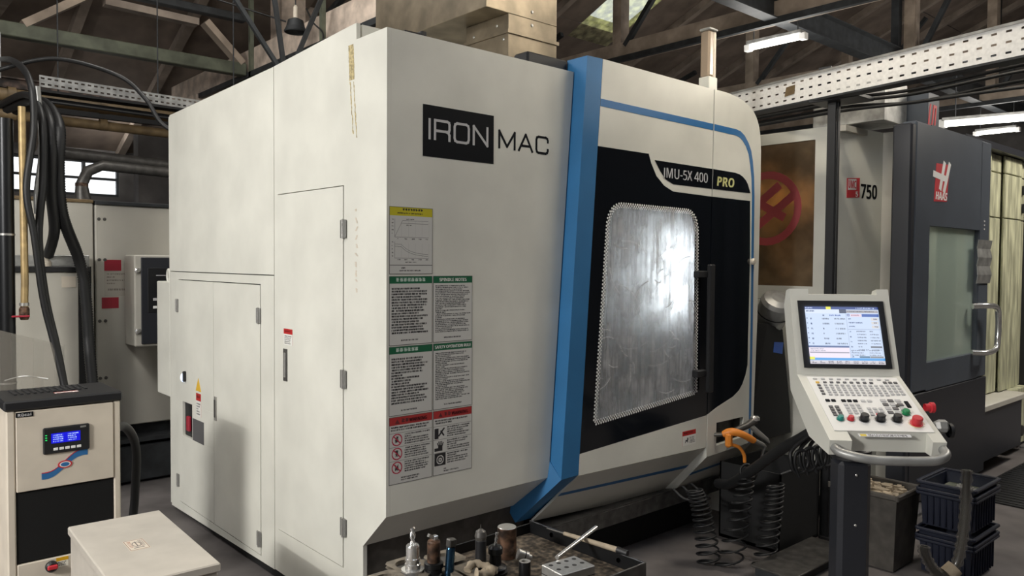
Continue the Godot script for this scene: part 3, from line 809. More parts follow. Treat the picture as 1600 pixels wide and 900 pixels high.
	g.xy([Vector2(2.271, 0.8), Vector2(2.267, 0.557), Vector2(2.368, 0.561), Vector2(2.368, 0.8)], 0.06, 0.087); g.xy([Vector2(2.675, 0.8), Vector2(2.675, 0.572), Vector2(2.787, 0.576), Vector2(2.798, 0.8)], 0.06, 0.087)
	g.xy([Vector2(2.368, 0.757), Vector2(2.675, 0.757), Vector2(2.675, 0.8), Vector2(2.368, 0.8)], 0.06, 0.087); g.xy([Vector2(2.368, 0.561), Vector2(2.675, 0.572), Vector2(2.675, 0.626), Vector2(2.368, 0.613)], 0.06, 0.087)
	var fp := part(g, "fixed_panel", M.paint, t)
	g = G.new(); g.xy([Vector2(2.286, 2.165), Vector2(2.712, 2.163), Vector2(2.723, 1.806), Vector2(2.715, 1.093), Vector2(2.694, 1.031), Vector2(2.658, 0.974), Vector2(2.62, 0.936), Vector2(2.55, 0.902), Vector2(2.372, 0.856), Vector2(2.272, 0.822)], 0.065, 0.086); part(g, "black_glass", M.black_gloss, fp)
	g = G.new(); g.xy([Vector2(2.289, 2.335), Vector2(2.529, 2.332), Vector2(2.58, 2.326), Vector2(2.618, 2.314), Vector2(2.655, 2.293), Vector2(2.679, 2.27), Vector2(2.711, 2.214), Vector2(2.287, 2.213)], 0.087, 0.0885); part(g, "name_field", M.black_gloss, fp)
	text("PRO", Vector3(2.33, 2.236, 0.0886), X, Y, 0.185, 0.058, M.pro_print, fp, "lettering", true, 0.12)
	var so := [Vector2(2.294, 2.61), Vector2(2.535, 2.607), Vector2(2.585, 2.6), Vector2(2.632, 2.578), Vector2(2.68, 2.535), Vector2(2.712, 2.49), Vector2(2.735, 2.42), Vector2(2.752, 2.32), Vector2(2.76, 2.2), Vector2(2.768, 1.4), Vector2(2.765, 0.576)]
	var si := [Vector2(2.74, 0.576), Vector2(2.742, 1.4), Vector2(2.732, 2.2), Vector2(2.722, 2.31), Vector2(2.703, 2.4), Vector2(2.682, 2.465), Vector2(2.65, 2.51), Vector2(2.611, 2.542), Vector2(2.58, 2.558), Vector2(2.536, 2.567), Vector2(2.294, 2.571)]
	g = G.new(); g.xy(so + si, 0.087, 0.0882); part(g, "stripe", M.stripe_blue, fp)
	g = G.new(); g.lathe(Vector3(2.745, 1.77, 0.087), [[0.02, 0], [0.022, 0.012], [0.016, 0.022], [0, 0.024]], 14, Basis(X, Z, -Y)); part(g, "lock_knob", M.paint_cream, fp)
	g = G.new(); g.span(Vector3(2.362, 0.6, 0.0), Vector3(2.68, 0.765, 0.012)); g.span(Vector3(2.36, 0.6, 0.0), Vector3(2.368, 0.765, 0.06)); g.span(Vector3(2.675, 0.6, 0.0), Vector3(2.683, 0.765, 0.06)); g.span(Vector3(2.36, 0.757, 0.0), Vector3(2.683, 0.765, 0.06)); g.span(Vector3(2.36, 0.595, 0.0), Vector3(2.683, 0.603, 0.06)); part(g, "gun_pocket", M.steel_dark, fp, "dark steel pocket")
	skirt.call(Vector3(2.267, 0.557, 0.087), Vector3(2.15, 0.31, -0.09), Vector3(2.7, 0.33, -0.09), Vector3(2.787, 0.576, 0.087), 0.42, 0.5, "panel_skirt", fp)
	g = G.new(); g.face([Vector3(2.262, 0.618, 0.084), Vector3(2.267, 0.557, 0.086), Vector3(2.15, 0.31, -0.09), Vector3(2.1, 0.316, -0.13)], Vector3(2.6, 0.5, 0)); g.face([Vector3(2.264, 0.618, 0.08), Vector3(2.269, 0.557, 0.08), Vector3(2.16, 0.31, -0.1), Vector3(2.11, 0.316, -0.14)], Vector3(2.0, 0.5, 0)); part(g, "skirt_return", M.paint, fp)
	# gutter under the door and the dark base below
	g = G.new(); g.span(Vector3(0.98, 0.25, -0.2), Vector3(2.62, 0.345, -0.05), 0.004); g.span(Vector3(0.98, 0.345, -0.056), Vector3(2.62, 0.352, -0.048)); part(g, "gutter", M.steel_dark, t)
	# enclosure behind the window, with its work lamp
	g = G.new()
	g.span(Vector3(1.16, 0.85, -1.2), Vector3(2.78, 2.15, -1.18)); g.span(Vector3(1.16, 0.85, -1.2), Vector3(1.18, 2.15, 0.03)); g.span(Vector3(2.76, 0.85, -1.2), Vector3(2.78, 2.15, 0.03)); g.span(Vector3(1.16, 2.13, -1.2), Vector3(2.78, 2.15, 0.03)); g.span(Vector3(1.16, 0.85, -1.2), Vector3(2.78, 0.87, 0.03))
	var ch := part(g, "work_chamber", M.steel, t)
	g = G.new(); g.span(Vector3(2.4, 1.4, -0.42), Vector3(2.56, 1.98, -0.4), 0.005); part(g, "work_lamp", M.lamp_glow, ch)
	g = G.new(); g.lathe(Vector3(1.75, 1.45, -0.75), [[0.02, 0], [0.08, 0.02], [0.1, 0.1], [0.16, 0.12], [0.16, 0.68], [0, 0.68]], 20); part(g, "spindle", M.steel_dark, ch)
	g = G.new(); g.lathe(Vector3(1.75, 0.87, -0.65), [[0.3, 0], [0.3, 0.2], [0.22, 0.24], [0.22, 0.3], [0, 0.3]], 24); part(g, "rotary_table", M.steel_dark, ch)
	var l := AreaLight3D.new(); l.name = "work_light"; t.add_child(l)
	l.area_size = Vector2(0.16, 0.58); l.light_energy = 2.0; l.light_color = Color(0.95, 0.97, 1.0); l.shadow_enabled = true
	l.position = Vector3(2.48, 1.69, -0.39); l.basis = Basis.looking_at(Vector3(-0.5, 0, 1.0))
	# signal tower on the roof
	g = G.new(); g.span(Vector3(2.36, 2.735, -0.08), Vector3(2.45, 2.93, 0.0), 0.004); var sg := part(g, "signal_tower", M.paint, t)
	g = G.new(); g.span(Vector3(2.362, 2.93, -0.076), Vector3(2.415, 3.22, -0.004), 0.012); part(g, "lens", M.clear_lens, sg)
	g = G.new(); g.span(Vector3(2.42, 2.93, -0.07), Vector3(2.448, 3.22, -0.01), 0.004); part(g, "spine", M.paint_cream, sg)
	g = G.new(); g.span(Vector3(2.36, 3.22, -0.08), Vector3(2.45, 3.235, 0.0), 0.004); part(g, "cap", M.galvanised, sg)
	# maker's mark on the front
	g = G.new(); g.span(Vector3(0.187, 2.222, 0), Vector3(0.597, 2.451, 0.0015)); var lg := part(g, "logo_plate", M.black_print, t)
	wordmark("IRON", Vector3(0.222, 2.303, 0.0015), 0.335, 0.084, M.grey_print, lg)
	wordmark("MAC", Vector3(0.633, 2.305, 0.0), 0.325, 0.08, M.black_print, lg)
	# notices on the front panel
	rng.seed = 11
	sticker(t, graph_page(), Vector3(0.013, 1.697, 0), X, Y, 0.228, 0.293, "notice with yellow heading and two curves", "notice")
	var pg := [[rules_page(false, false), 0.013, 1.386, 0.228, 0.302, "notice with green heading, dense foreign lettering"], [rules_page(true, false), 0.246, 1.386, 0.226, 0.302, "notice with green heading SPINDLE NOTES"], [rules_page(false, true), 0.013, 1.078, 0.23, 0.303, "second notice with green heading, foreign lettering"], [rules_page(true, true), 0.248, 1.078, 0.226, 0.303, "notice with green heading SAFETY OPERATION RULE"], [warn_page(0), 0.014, 0.776, 0.23, 0.297, "notice with red heading and three ban rings"], [warn_page(1), 0.249, 0.776, 0.224, 0.297, "notice with red heading and black pictograms"]]
	for k in pg.size():
		var p: Array = pg[k]
		var s: MeshInstance3D = sticker(t, p[0], Vector3(p[1], p[2], 0), X, Y, p[3], p[4], p[5], "notice")
		if k == 1: text("SPINDLE NOTES", Vector3(p[1] + 0.035, p[2] + p[4] - 0.024, 0.001), X, Y, 0.155, 0.014, M.white_print, s, "heading", false, 0.0, 0.001)
		if k == 3: text("SAFETY OPERATION RULE", Vector3(p[1] + 0.01, p[2] + p[4] - 0.024, 0.001), X, Y, 0.206, 0.014, M.white_print, s, "heading", false, 0.0, 0.001)
		if k > 3: text("WARNING", Vector3(p[1] + 0.105, p[2] + p[4] - 0.028, 0.001), X, Y, 0.095, 0.015, M.black_print, s, "heading", false, 0.0, 0.001)
	# exhaust duct standing on the roof panel
	var d := thing("exhaust_duct", "square sheet-metal exhaust duct rising from the white machine's roof", "duct", Vector3(1.2, 2.735, -0.8))
	g = G.new(); g.span(Vector3(0.01, 0, -0.2), Vector3(0.41, 0.475, 0.2), 0.003); part(g, "riser", M.duct_metal, d)
	g = G.new(); g.span(Vector3(-0.16, 0.475, -0.98), Vector3(0.41, 1.25, 0.2), 0.003); part(g, "trunk", M.duct_metal, d)
	g = G.new(); g.span(Vector3(0.0, 0.36, -0.21), Vector3(0.42, 0.38, 0.21)); part(g, "flange", M.duct_metal, d)
	for p in [Vector3(0.2, 0.44, 0.2), Vector3(0.2, 0.52, 0.2)]: screw(d, p, Z, 0.01, M.steel)
	for p in [Vector3(0.01, 0.42, 0.1), Vector3(0.01, 0.4, -0.12), Vector3(0.01, 0.33, 0.16)]: screw(d, p, -X, 0.009, M.steel)

func wordmark(s: String, org: Vector3, w: float, h: float, m: Material, parent: Node):
	# square-shouldered thin letters drawn with strokes of even width
	var L := {
		"I": [0.0, [[Vector2(0, 0), Vector2(0, 1)]]],
		"R": [0.82, [[Vector2(0, 0), Vector2(0, 1), Vector2(0.85, 1), Vector2(0.97, 0.95), Vector2(1, 0.85), Vector2(1, 0.6), Vector2(0.97, 0.5), Vector2(0.85, 0.45), Vector2(0, 0.45)], [Vector2(0.75, 0.45), Vector2(0.93, 0.4), Vector2(1, 0.28), Vector2(1, 0)]]],
		"O": [0.84, [[Vector2(0.18, 0), Vector2(0.82, 0), Vector2(0.95, 0.06), Vector2(1, 0.2), Vector2(1, 0.8), Vector2(0.95, 0.94), Vector2(0.82, 1), Vector2(0.18, 1), Vector2(0.05, 0.94), Vector2(0, 0.8), Vector2(0, 0.2), Vector2(0.05, 0.06), Vector2(0.18, 0)]]],
		"N": [0.84, [[Vector2(0, 0), Vector2(0, 1), Vector2(1, 0), Vector2(1, 1)]]],
		"M": [1.05, [[Vector2(0, 0), Vector2(0, 1), Vector2(0.5, 0.1), Vector2(1, 1), Vector2(1, 0)]]],
		"A": [0.95, [[Vector2(0, 0), Vector2(0.5, 1), Vector2(1, 0)], [Vector2(0.17, 0.3), Vector2(0.83, 0.3)]]],
		"C": [0.84, [[Vector2(1, 0.72), Vector2(1, 0.82), Vector2(0.95, 0.94), Vector2(0.82, 1), Vector2(0.18, 1), Vector2(0.05, 0.94), Vector2(0, 0.8), Vector2(0, 0.2), Vector2(0.05, 0.06), Vector2(0.18, 0), Vector2(0.82, 0), Vector2(0.95, 0.06), Vector2(1, 0.18), Vector2(1, 0.26)]]],
	}
	var total := 0.0
	for c in s: total += L[c][0] + 0.3
	total -= 0.3
	var k := w / (total * h)
	var x := 0.0
	for c in s:
		var lines := []
		for l in L[c][1]:
			var q := []
			for p in l: q.append(Vector2(x + p.x * L[c][0] * k * h, p.y * h))
			lines.append(q)
		var g := G.new(); g.strokes(lines, org, Vector3.RIGHT, Vector3.UP, Vector3.BACK, 0.0115, 0.0012)
		part(g, "letter", m, parent)
		x += (L[c][0] + 0.3) * k * h

func pane_material() -> StandardMaterial3D:
	# polycarbonate dulled by coolant: run marks, arcs of scratches and cloudy patches
	var w := 256; var h := 320
	var n := FastNoiseLite.new(); n.seed = 5; n.frequency = 0.02; n.fractal_octaves = 4
	var n2 := FastNoiseLite.new(); n2.seed = 8; n2.frequency = 0.05; n2.fractal_octaves = 3
	var im := Image.create(w, h, false, Image.FORMAT_RGBA8)
	for y in h:
		for x in w:
			var run := n2.get_noise_2d(x * 3.0, y * 0.12)
			var cl := n.get_noise_2d(x, y)
			var v := clampf(0.66 + 0.2 * cl + 0.16 * run, 0.35, 0.95)
			var a := clampf(0.42 + 0.25 * cl + 0.35 * run, 0.18, 0.8)
			im.set_pixel(x, y, Color(v, v, v * 1.01, a))
	var rr := RandomNumberGenerator.new(); rr.seed = 4
	for k in 70:
		var a0 := rr.randf() * TAU; var c := Vector2(rr.randf() * w, rr.randf() * h * 0.8); var r := rr.randf_range(20, 90)
		for j in 40:
			var p := c + Vector2(cos(a0 + j * 0.02), sin(a0 + j * 0.02)) * r
			if p.x > 1 and p.y > 1 and p.x < w - 2 and p.y < h - 2: im.set_pixel(int(p.x), int(p.y), Color(0.95, 0.95, 0.95, 0.95))
	var m := StandardMaterial3D.new()
	m.resource_name = "hazy_pane"
	m.albedo_texture = ImageTexture.create_from_image(im)
	m.transparency = BaseMaterial3D.TRANSPARENCY_ALPHA
	m.roughness = 0.22
	m.texture_repeat = false
	m.backlight_enabled = true
	m.backlight = Color(0.8, 0.8, 0.8)
	return m

func spline(pts: Array, n := 8) -> Array:
	var out := []
	for k in pts.size() - 1:
		var p0: Vector3 = pts[maxi(k - 1, 0)]; var p1: Vector3 = pts[k]; var p2: Vector3 = pts[k + 1]; var p3: Vector3 = pts[mini(k + 2, pts.size() - 1)]
		for j in n: out.append(p1.cubic_interpolate(p2, p0, p3, float(j) / n))
	out.append(pts[-1])
	return out

func hose(called: String, pts: Array, r: float, m: Material, label: String, category := "hose", group := "", n := 8, ribbed := false):
	var g := G.new()
	var s := spline(pts, 8)
	if ribbed:
		# corrugated: rings along the run
		var c := Curve3D.new(); c.bake_interval = 0.01
		for p in s: c.add_point(p)
		var L := c.get_baked_length(); var k := int(L / 0.009)
		var q := []; var rad := []
		for j in k + 1:
			q.append(c.sample_baked(L * j / k)); rad.append(r if j % 2 == 0 else r * 0.84)
		g.tube(q, rad, n)
	else: g.tube(s, r, n)
	return solo(g, called, m, label, category, group)

func build_left():
	var X := Vector3.RIGHT; var Y := Vector3.UP; var Z := Vector3.BACK
	var g: G
	# ---- chiller
	var t := thing("chiller", "cream oil chiller with black lid and blue display", "chiller", Vector3(-0.98, 0, -1.2))
	# local: x -0.235..0.235, front at z = 0, depth 0.36, top 1.06 under the lid
	g = G.new(); g.span(Vector3(-0.235, 0.06, -0.36), Vector3(-0.2, 1.07, 0), 0.006); part(g, "corner_post", M.paint_cream, t)
	g = G.new(); g.span(Vector3(0.205, 0.06, -0.36), Vector3(0.235, 1.07, 0), 0.006); part(g, "corner_post", M.paint_cream, t)
	g = G.new(); g.span(Vector3(-0.198, 0.70, -0.02), Vector3(0.203, 1.065, 0.004), 0.003); var fpn := part(g, "front_panel", M.paint_cream, t)
	g = G.new(); g.span(Vector3(-0.2, 0.06, -0.35), Vector3(0.205, 1.06, -0.03)); part(g, "core", M.black_matte, t)
	g = G.new(); g.span(Vector3(-0.198, 0.375, -0.02), Vector3(0.203, 0.696, -0.006), 0.003); part(g, "filter_mesh", M.mesh_black, t)
	g = G.new(); g.span(Vector3(-0.198, 0.08, -0.02), Vector3(0.203, 0.37, 0.003), 0.003); part(g, "lower_panel", M.paint_cream, t)
	g = G.new(); g.span(Vector3(-0.245, 1.07, -0.37), Vector3(0.245, 1.115, 0.008), 0.008); var lid := part(g, "lid", M.black_plastic, t)
	for k in 12:
		g = G.new(); g.bar(Vector3(-0.17 + k * 0.027, 1.1175, -0.33), Vector3(-0.17 + k * 0.027, 1.1175, -0.17), 0.012, 0.005); part(g, "louvre", M.black_matte, lid)
	sticker(lid, small_warning(0), Vector3(-0.02, 1.1155, -0.11), X, -Z, 0.1, 0.035, "small label on the lid")
	for k in 4:
		g = G.new(); g.box(Vector3(-0.2 if k % 2 else 0.2, 0.03, -0.03 if k < 2 else -0.32), Vector3(0.05, 0.06, 0.05), 0.006); part(g, "foot", M.black_plastic, t)
	g = G.new(); g.box(Vector3(0.002, 0.918, 0.008), Vector3(0.192, 0.122, 0.012), 0.005); var dp := part(g, "display_bezel", M.black_plastic, t)
	var im := blank(128, 48, Color(0.04, 0.06, 0.85))
	rng.seed = 5
	dashes(im, Rect2i(8, 6, 48, 36), 10, 6, Color(0.75, 0.85, 1), 6, 0.9); dashes(im, Rect2i(72, 6, 48, 36), 10, 6, Color(0.75, 0.85, 1), 6, 0.7)
	sticker(dp, im, Vector3(-0.062, 0.905, 0.0142), X, Y, 0.12, 0.046, "glowing blue display", "display", 1.1)
	for k in 5:
		g = G.new(); g.box(Vector3(-0.044 + k * 0.024, 0.878, 0.015), Vector3(0.018, 0.012, 0.003), 0.001); part(g, "button", M.white_print, dp)
	for k in 3:
		g = G.new(); g.box(Vector3(-0.082, 0.945 - k * 0.011, 0.0148), Vector3(0.007, 0.004, 0.002)); part(g, "indicator", M.led_green, dp)
	g = G.new(); g.box(Vector3(0.07, 0.968, 0.0148), Vector3(0.024, 0.008, 0.002)); part(g, "badge", M.galvanised, dp)
	g = G.new(); g.span(Vector3(-0.198, 1.04, 0.004), Vector3(-0.13, 1.062, 0.006)); var np := part(g, "name_plate", M.black_print, t)
	text("Rücai", Vector3(-0.19, 1.044, 0.006), X, Y, 0.052, 0.013, M.grey_print, np, "lettering", true)
	# waving ribbon emblem
	var top := []; var bot := []; var mid := []
	for k in 17:
		var u := k / 16.0
		var y := 0.765 + 0.075 * u + 0.018 * sin((u - 0.5) * TAU * 0.9)
		top.append(Vector2(-0.1 + u * 0.19, y + 0.016)); bot.push_front(Vector2(-0.1 + u * 0.19, y - 0.016)); mid.push_front(Vector2(-0.1 + u * 0.19, y + 0.012))
	g = G.new(); g.xy(top + bot, 0.004, 0.0052); var em := part(g, "emblem", M.stripe_blue, t, "blue ribbon emblem with a red oval")
	g = G.new(); g.xy(top + mid, 0.0052, 0.006); part(g, "ribbon_edge", M.red, em)
	for o in [[0.03, 0.018, M.red, 0.0068], [0.023, 0.013, M.white_print, 0.0074], [0.018, 0.0095, M.stripe_blue, 0.008]]:
		var el := []
		for k in 20: el.append(Vector2(-0.005 + cos(TAU * k / 20) * o[0], 0.8 + sin(TAU * k / 20) * o[1]))
		g = G.new(); g.xy(el, 0.004, o[3]); part(g, "oval", o[2], em)
	g = G.new(); g.lathe(Vector3(-0.065, 0.335, 0.003), [[0.026, 0], [0.026, 0.015], [0.018, 0.025], [0, 0.025]], 16, Basis(X, Z, -Y)); var sw := part(g, "main_switch", M.black_plastic, t)
	g = G.new(); g.box(Vector3(-0.065, 0.337, 0.032), Vector3(0.042, 0.02, 0.014), 0.004); part(g, "switch_knob", M.red, sw)
	im = blank(60, 60, Color(0.92, 0.9, 0.85)); im.fill_rect(Rect2i(0, 0, 60, 22), Color(0.85, 0.65, 0.1)); dashes(im, Rect2i(6, 28, 48, 28), 9, 5, INK)
	sticker(t, im, Vector3(-0.045, 0.322, 0.003), X, Y, 0.05, 0.045, "yellow and white label")
	# ---- white box in front of the chiller
	t = thing("transformer_box", "plain white sheet-metal box in the lower left corner", "box", Vector3(-0.87, 0, -0.47), "", deg_to_rad(-2.0))
	g = G.new(); g.span(Vector3(-0.178, 0.05, -0.395), Vector3(0.178, 0.565, 0.395), 0.004); part(g, "body", M.box_paint, t)
	g = G.new(); g.span(Vector3(-0.187, 0.565, -0.405), Vector3(0.187, 0.6, 0.405), 0.005); part(g, "lid", M.box_paint, t)
	g = G.new(); g.span(Vector3(-0.16, 0, -0.37), Vector3(0.16, 0.05, 0.37)); part(g, "base", M.black_matte, t)
	im = blank(96, 96, Color(0.86, 0.82, 0.76)); im.fill_rect(Rect2i(2, 2, 92, 92), Color(0.5, 0.38, 0.33)); im.fill_rect(Rect2i(5, 5, 86, 86), Color(0.85, 0.81, 0.75))
	ring(im, Vector2(48, 44), 20, Color(0.3, 0.27, 0.26), 3); im.fill_rect(Rect2i(46, 20, 5, 46), Color(0.3, 0.27, 0.26)); dashes(im, Rect2i(12, 12, 18, 66), 12, 8, Color(0.62, 0.4, 0.3)); dashes(im, Rect2i(66, 12, 22, 60), 12, 8, Color(0.35, 0.3, 0.28)); im.fill_rect(Rect2i(24, 74, 50, 5), Color(0.3, 0.27, 0.26))
	sticker(t, im, Vector3(-0.05, 0.6, 0.07), X, -Z, 0.075, 0.13, "square printed label on the lid")
	# ---- grey machine behind the hoses
	t = thing("grey_machine", "older grey machine cabinet with red labels behind the hoses", "machine", Vector3(-0.55, 0, -3.7))
	g = G.new(); g.span(Vector3(-0.75, 0.45, -1.6), Vector3(0.29, 2.18, 0.0), 0.008); part(g, "left_cabinet", M.paint_grey, t)
	g = G.new(); g.span(Vector3(0.3, 0.45, -1.6), Vector3(1.6, 2.17, 0.012), 0.008); var rc := part(g, "right_cabinet", M.paint_grey, t)
	g = G.new(); g.span(Vector3(-0.76, 2.18, -1.2), Vector3(0.29, 2.205, 0.01), 0.004); part(g, "top_edge", M.pipe_tan, t)
	g = G.new(); g.span(Vector3(0.3, 2.17, -1.6), Vector3(1.6, 2.2, 0.03), 0.004); part(g, "top_edge", M.iron, t)
	g = G.new(); g.span(Vector3(-0.75, 0, -1.2), Vector3(1.6, 0.45, -0.06), 0.008); part(g, "base", M.iron, t)
	g = G.new(); g.span(Vector3(0.2, 0.02, -0.06), Vector3(1.5, 0.3, 0.1), 0.01); g.span(Vector3(0.2, 0.33, -0.06), Vector3(1.5, 0.36, 0.12)); part(g, "base_ledge", M.iron, t)
	for y in [2.06, 1.75, 1.28, 0.84]:
		for x in [0.325, 0.365]: screw(t, Vector3(x, y, 0.012), Z, 0.013)
	for p in [[0.36, 1.665, 0.12, 0.085], [0.34, 1.375, 0.12, 0.085]]:
		g = G.new(); g.span(Vector3(p[0], p[1], 0.012), Vector3(p[0] + p[2], p[1] + p[3], 0.014)); part(g, "red_label", M.red_dark, t, "small red label")
	im = blank(140, 110, Color(0.72, 0.7, 0.66)); dashes(im, Rect2i(10, 8, 120, 60), 14, 6, Color(0.5, 0.47, 0.44), 9, 0.6); ring(im, Vector2(112, 56), 10, Color(0.4, 0.37, 0.35), 2); dashes(im, Rect2i(14, 76, 90, 20), 12, 9, Color(0.5, 0.47, 0.44), 9)
	sticker(t, im, Vector3(0.36, 1.47, 0.012), X, Y, 0.24, 0.19, "sheet of faint handwriting", "note_sheet")
	im = blank(30, 90, Color(0.9, 0.9, 0.9))
	for k in 3: ring(im, Vector2(14, 16 + k * 28), 8, INK, 4)
	sticker(t, im, Vector3(0.22, 1.41, 0.0), X, Y, 0.055, 0.16, "white strip with three black pictures", "pictogram_strip")
	# control panel hung on the grey machine
	var cp := thing("operator_cabinet", "dark control panel hinged on the older grey machine", "panel", Vector3(-0.05, 1.09, -3.68))
	g = G.new(); g.span(Vector3(0, 0, 0), Vector3(0.6, 0.7, 0.26), 0.01); part(g, "housing", M.paint_grey, cp)
	g = G.new(); g.span(Vector3(0.045, 0.02, 0.26), Vector3(0.58, 0.68, 0.275), 0.004); part(g, "face", M.charcoal_dark, cp)
	g = G.new(); g.span(Vector3(0.09, 0.26, 0.275), Vector3(0.4, 0.6, 0.279), 0.002); var kp := part(g, "keypad", M.black_plastic, cp)
	for k in 6:
		g = G.new(); g.box(Vector3(0.14 + (k % 3) * 0.045, 0.3 + (k / 3) * 0.06, 0.282), Vector3(0.028, 0.02, 0.005), 0.001); part(g, "key", M.grey_print if k > 2 else M.white_print, kp)
	g = G.new(); g.span(Vector3(0.15, 0.54, 0.279), Vector3(0.22, 0.546, 0.281)); part(g, "caption", M.grey_print, kp)
	for y in [0.58, 0.12]:
		g = G.new(); g.lathe(Vector3(0.02, y, 0.26), [[0.022, 0], [0.022, 0.014], [0.012, 0.02], [0, 0.02]], 12, Basis(X, Z, -Y)); part(g, "latch", M.chrome, cp)
	# ---- distribution box with cable gland, left of the grey machine
	t = thing("distribution_box", "pale electrical box with black cable duct at the left edge", "electrical box", Vector3(-0.62, 0, -3.4))
	g = G.new(); g.span(Vector3(-0.3, 0.1, -0.25), Vector3(0.19, 1.66, 0), 0.006); part(g, "body", M.paint_grey, t)
	g = G.new(); g.span(Vector3(-0.3, 1.66, -0.25), Vector3(0.26, 1.7, 0.02), 0.004); part(g, "black_trim", M.black_plastic, t)
	g = G.new(); g.span(Vector3(-0.3, 1.7, -0.25), Vector3(0.26, 1.78, 0.0), 0.004); part(g, "top_rail", M.galvanised, t)
	g = G.new(); g.lathe(Vector3(-0.02, 1.7, -0.02), [[0.045, 0], [0.045, 0.03], [0.03, 0.05], [0.03, 0.08], [0, 0.08]], 10); part(g, "gland", M.paint_cream, t)
	g = G.new(); g.span(Vector3(0.19, 0.1, -0.2), Vector3(0.27, 1.7, 0.01)); part(g, "side_duct", M.black_matte, t)
	g = G.new(); g.span(Vector3(0.08, 1.55, 0), Vector3(0.17, 1.63, 0.004)); part(g, "rating_plate", M.paint_cream, t)
	# clear sheeting hung beside it
	g = G.new()
	for k in 6: g.sheet(Vector3(-0.98 + k * 0.06, 1.3 - k * 0.02, -2.95 + 0.02 * (k % 2)), Vector3(-1.0 + k * 0.06, 0.3, -2.9 + 0.02 * (k % 2)), Vector3(-0.94 + k * 0.06, 0.3, -2.9 + 0.02 * ((k + 1) % 2)), Vector3(-0.92 + k * 0.06, 1.28 - k * 0.02, -2.95 + 0.02 * ((k + 1) % 2)), 0.002)
	solo(g, "plastic_sheet", M.plastic_wrap, "crumpled clear plastic sheet behind the chiller", "sheet")
	# ---- vertical runs at the left edge
	g = G.new(); g.tube([Vector3(-0.93, 0, -3.0), Vector3(-0.93, 2.64, -3.0)], 0.046, 16); t = solo(g, "steel_post", M.steel_black, "round black post at the left edge of the picture", "post")
	for y in [1.9, 0.95]:
		g = G.new(); g.lathe(Vector3(-0.93, y, -3.0), [[0.05, 0], [0.05, 0.012]], 16); part(g, "clamp", M.steel, t)
	g = G.new(); g.tube([Vector3(-0.845, 2.72, -2.95), Vector3(-0.84, 1.6, -2.95), Vector3(-0.845, 1.42, -2.95)], 0.022, 12); t = solo(g, "drop_pipe", M.pipe_brass, "tan drop pipe ending in a valve with red lever", "pipe")
	g = G.new(); g.lathe(Vector3(-0.845, 1.36, -2.95), [[0.022, 0], [0.03, 0.02], [0.03, 0.07], [0.02, 0.09]], 10); part(g, "valve", M.rust_metal, t)
	g = G.new(); g.box(Vector3(-0.87, 1.385, -2.92), Vector3(0.1, 0.012, 0.02), 0.004); part(g, "lever", M.red_dark, t, "red valve lever")
	g = G.new(); g.lathe(Vector3(-0.845, 1.45, -2.95), [[0.028, 0], [0.028, 0.02]], 6); part(g, "nut", M.steel, t)
	hose("black_hose", [Vector3(-0.86, 3.2, -4.0), Vector3(-0.82, 3.1, -3.4), Vector3(-0.79, 2.9, -3.0), Vector3(-0.78, 2.6, -2.95), Vector3(-0.83, 2.2, -2.92), Vector3(-0.79, 1.9, -2.92), Vector3(-0.74, 1.5, -2.95), Vector3(-0.68, 1.2, -2.95), Vector3(-0.62, 0.85, -2.9), Vector3(-0.58, 0.5, -2.8)], 0.022, M.rubber, "black hose crossing in front of the tan drop pipe", "hose", "hoses at the left edge")
	hose("black_hose", [Vector3(-0.75, 2.95, -4.4), Vector3(-0.73, 2.9, -3.5), Vector3(-0.72, 2.7, -3.05), Vector3(-0.72, 2.3, -3.0), Vector3(-0.75, 1.9, -3.0), Vector3(-0.72, 1.5, -2.98), Vector3(-0.66, 1.15, -2.95), Vector3(-0.6, 0.7, -2.9)], 0.024, M.rubber, "black hose beside the first one, running down to the floor", "hose", "hoses at the left edge")
	hose("black_hose", [Vector3(-0.7, 2.93, -4.4), Vector3(-0.67, 2.88, -3.6), Vector3(-0.66, 2.65, -3.1), Vector3(-0.655, 2.2, -3.1), Vector3(-0.62, 1.95, -3.2), Vector3(-0.62, 1.78, -3.4)], 0.036, M.rubber, "thick black hose entering the electrical box from above", "hose", "hoses at the left edge")
	hose("corrugated_hose", [Vector3(-0.64, 2.93, -4.4), Vector3(-0.62, 2.88, -3.6), Vector3(-0.61, 2.65, -3.1), Vector3(-0.61, 2.35, -3.1), Vector3(-0.58, 2.05, -3.15), Vector3(-0.45, 1.75, -3.3), Vector3(-0.41, 1.5, -3.3), Vector3(-0.4, 1.1, -3.25), Vector3(-0.38, 0.7, -3.2)], 0.04, M.rubber, "corrugated black conduit curving along the grey cabinet", "hose", "hoses at the left edge", 12, true)
	hose("grey_hose", [Vector3(-0.72, 2.9, -3.15), Vector3(-0.70, 2.5, -3.15), Vector3(-0.74, 2.2, -3.1), Vector3(-0.74, 2.05, -3.1)], 0.018, M.galvanised, "silver-grey braided hose between the black hoses", "hose", "hoses at the left edge")
	hose("black_cable", [Vector3(-0.9, 3.05, -3.6), Vector3(-0.55, 3.18, -3.5), Vector3(-0.15, 3.12, -3.45), Vector3(0.0, 2.95, -3.3), Vector3(0.1, 2.75, -3.2), Vector3(0.3, 2.65, -3.1), Vector3(0.5, 2.6, -3.05)], 0.016, M.rubber, "black cable looping over the pipes to the white machine", "cable")
	hose("cable_tie", [Vector3(-0.96, 0.98, -2.94), Vector3(-0.85, 1.0, -2.93), Vector3(-0.72, 0.97, -2.93)], 0.004, M.white_print, "thin white cable tie across the hoses", "cable tie", "", 5)
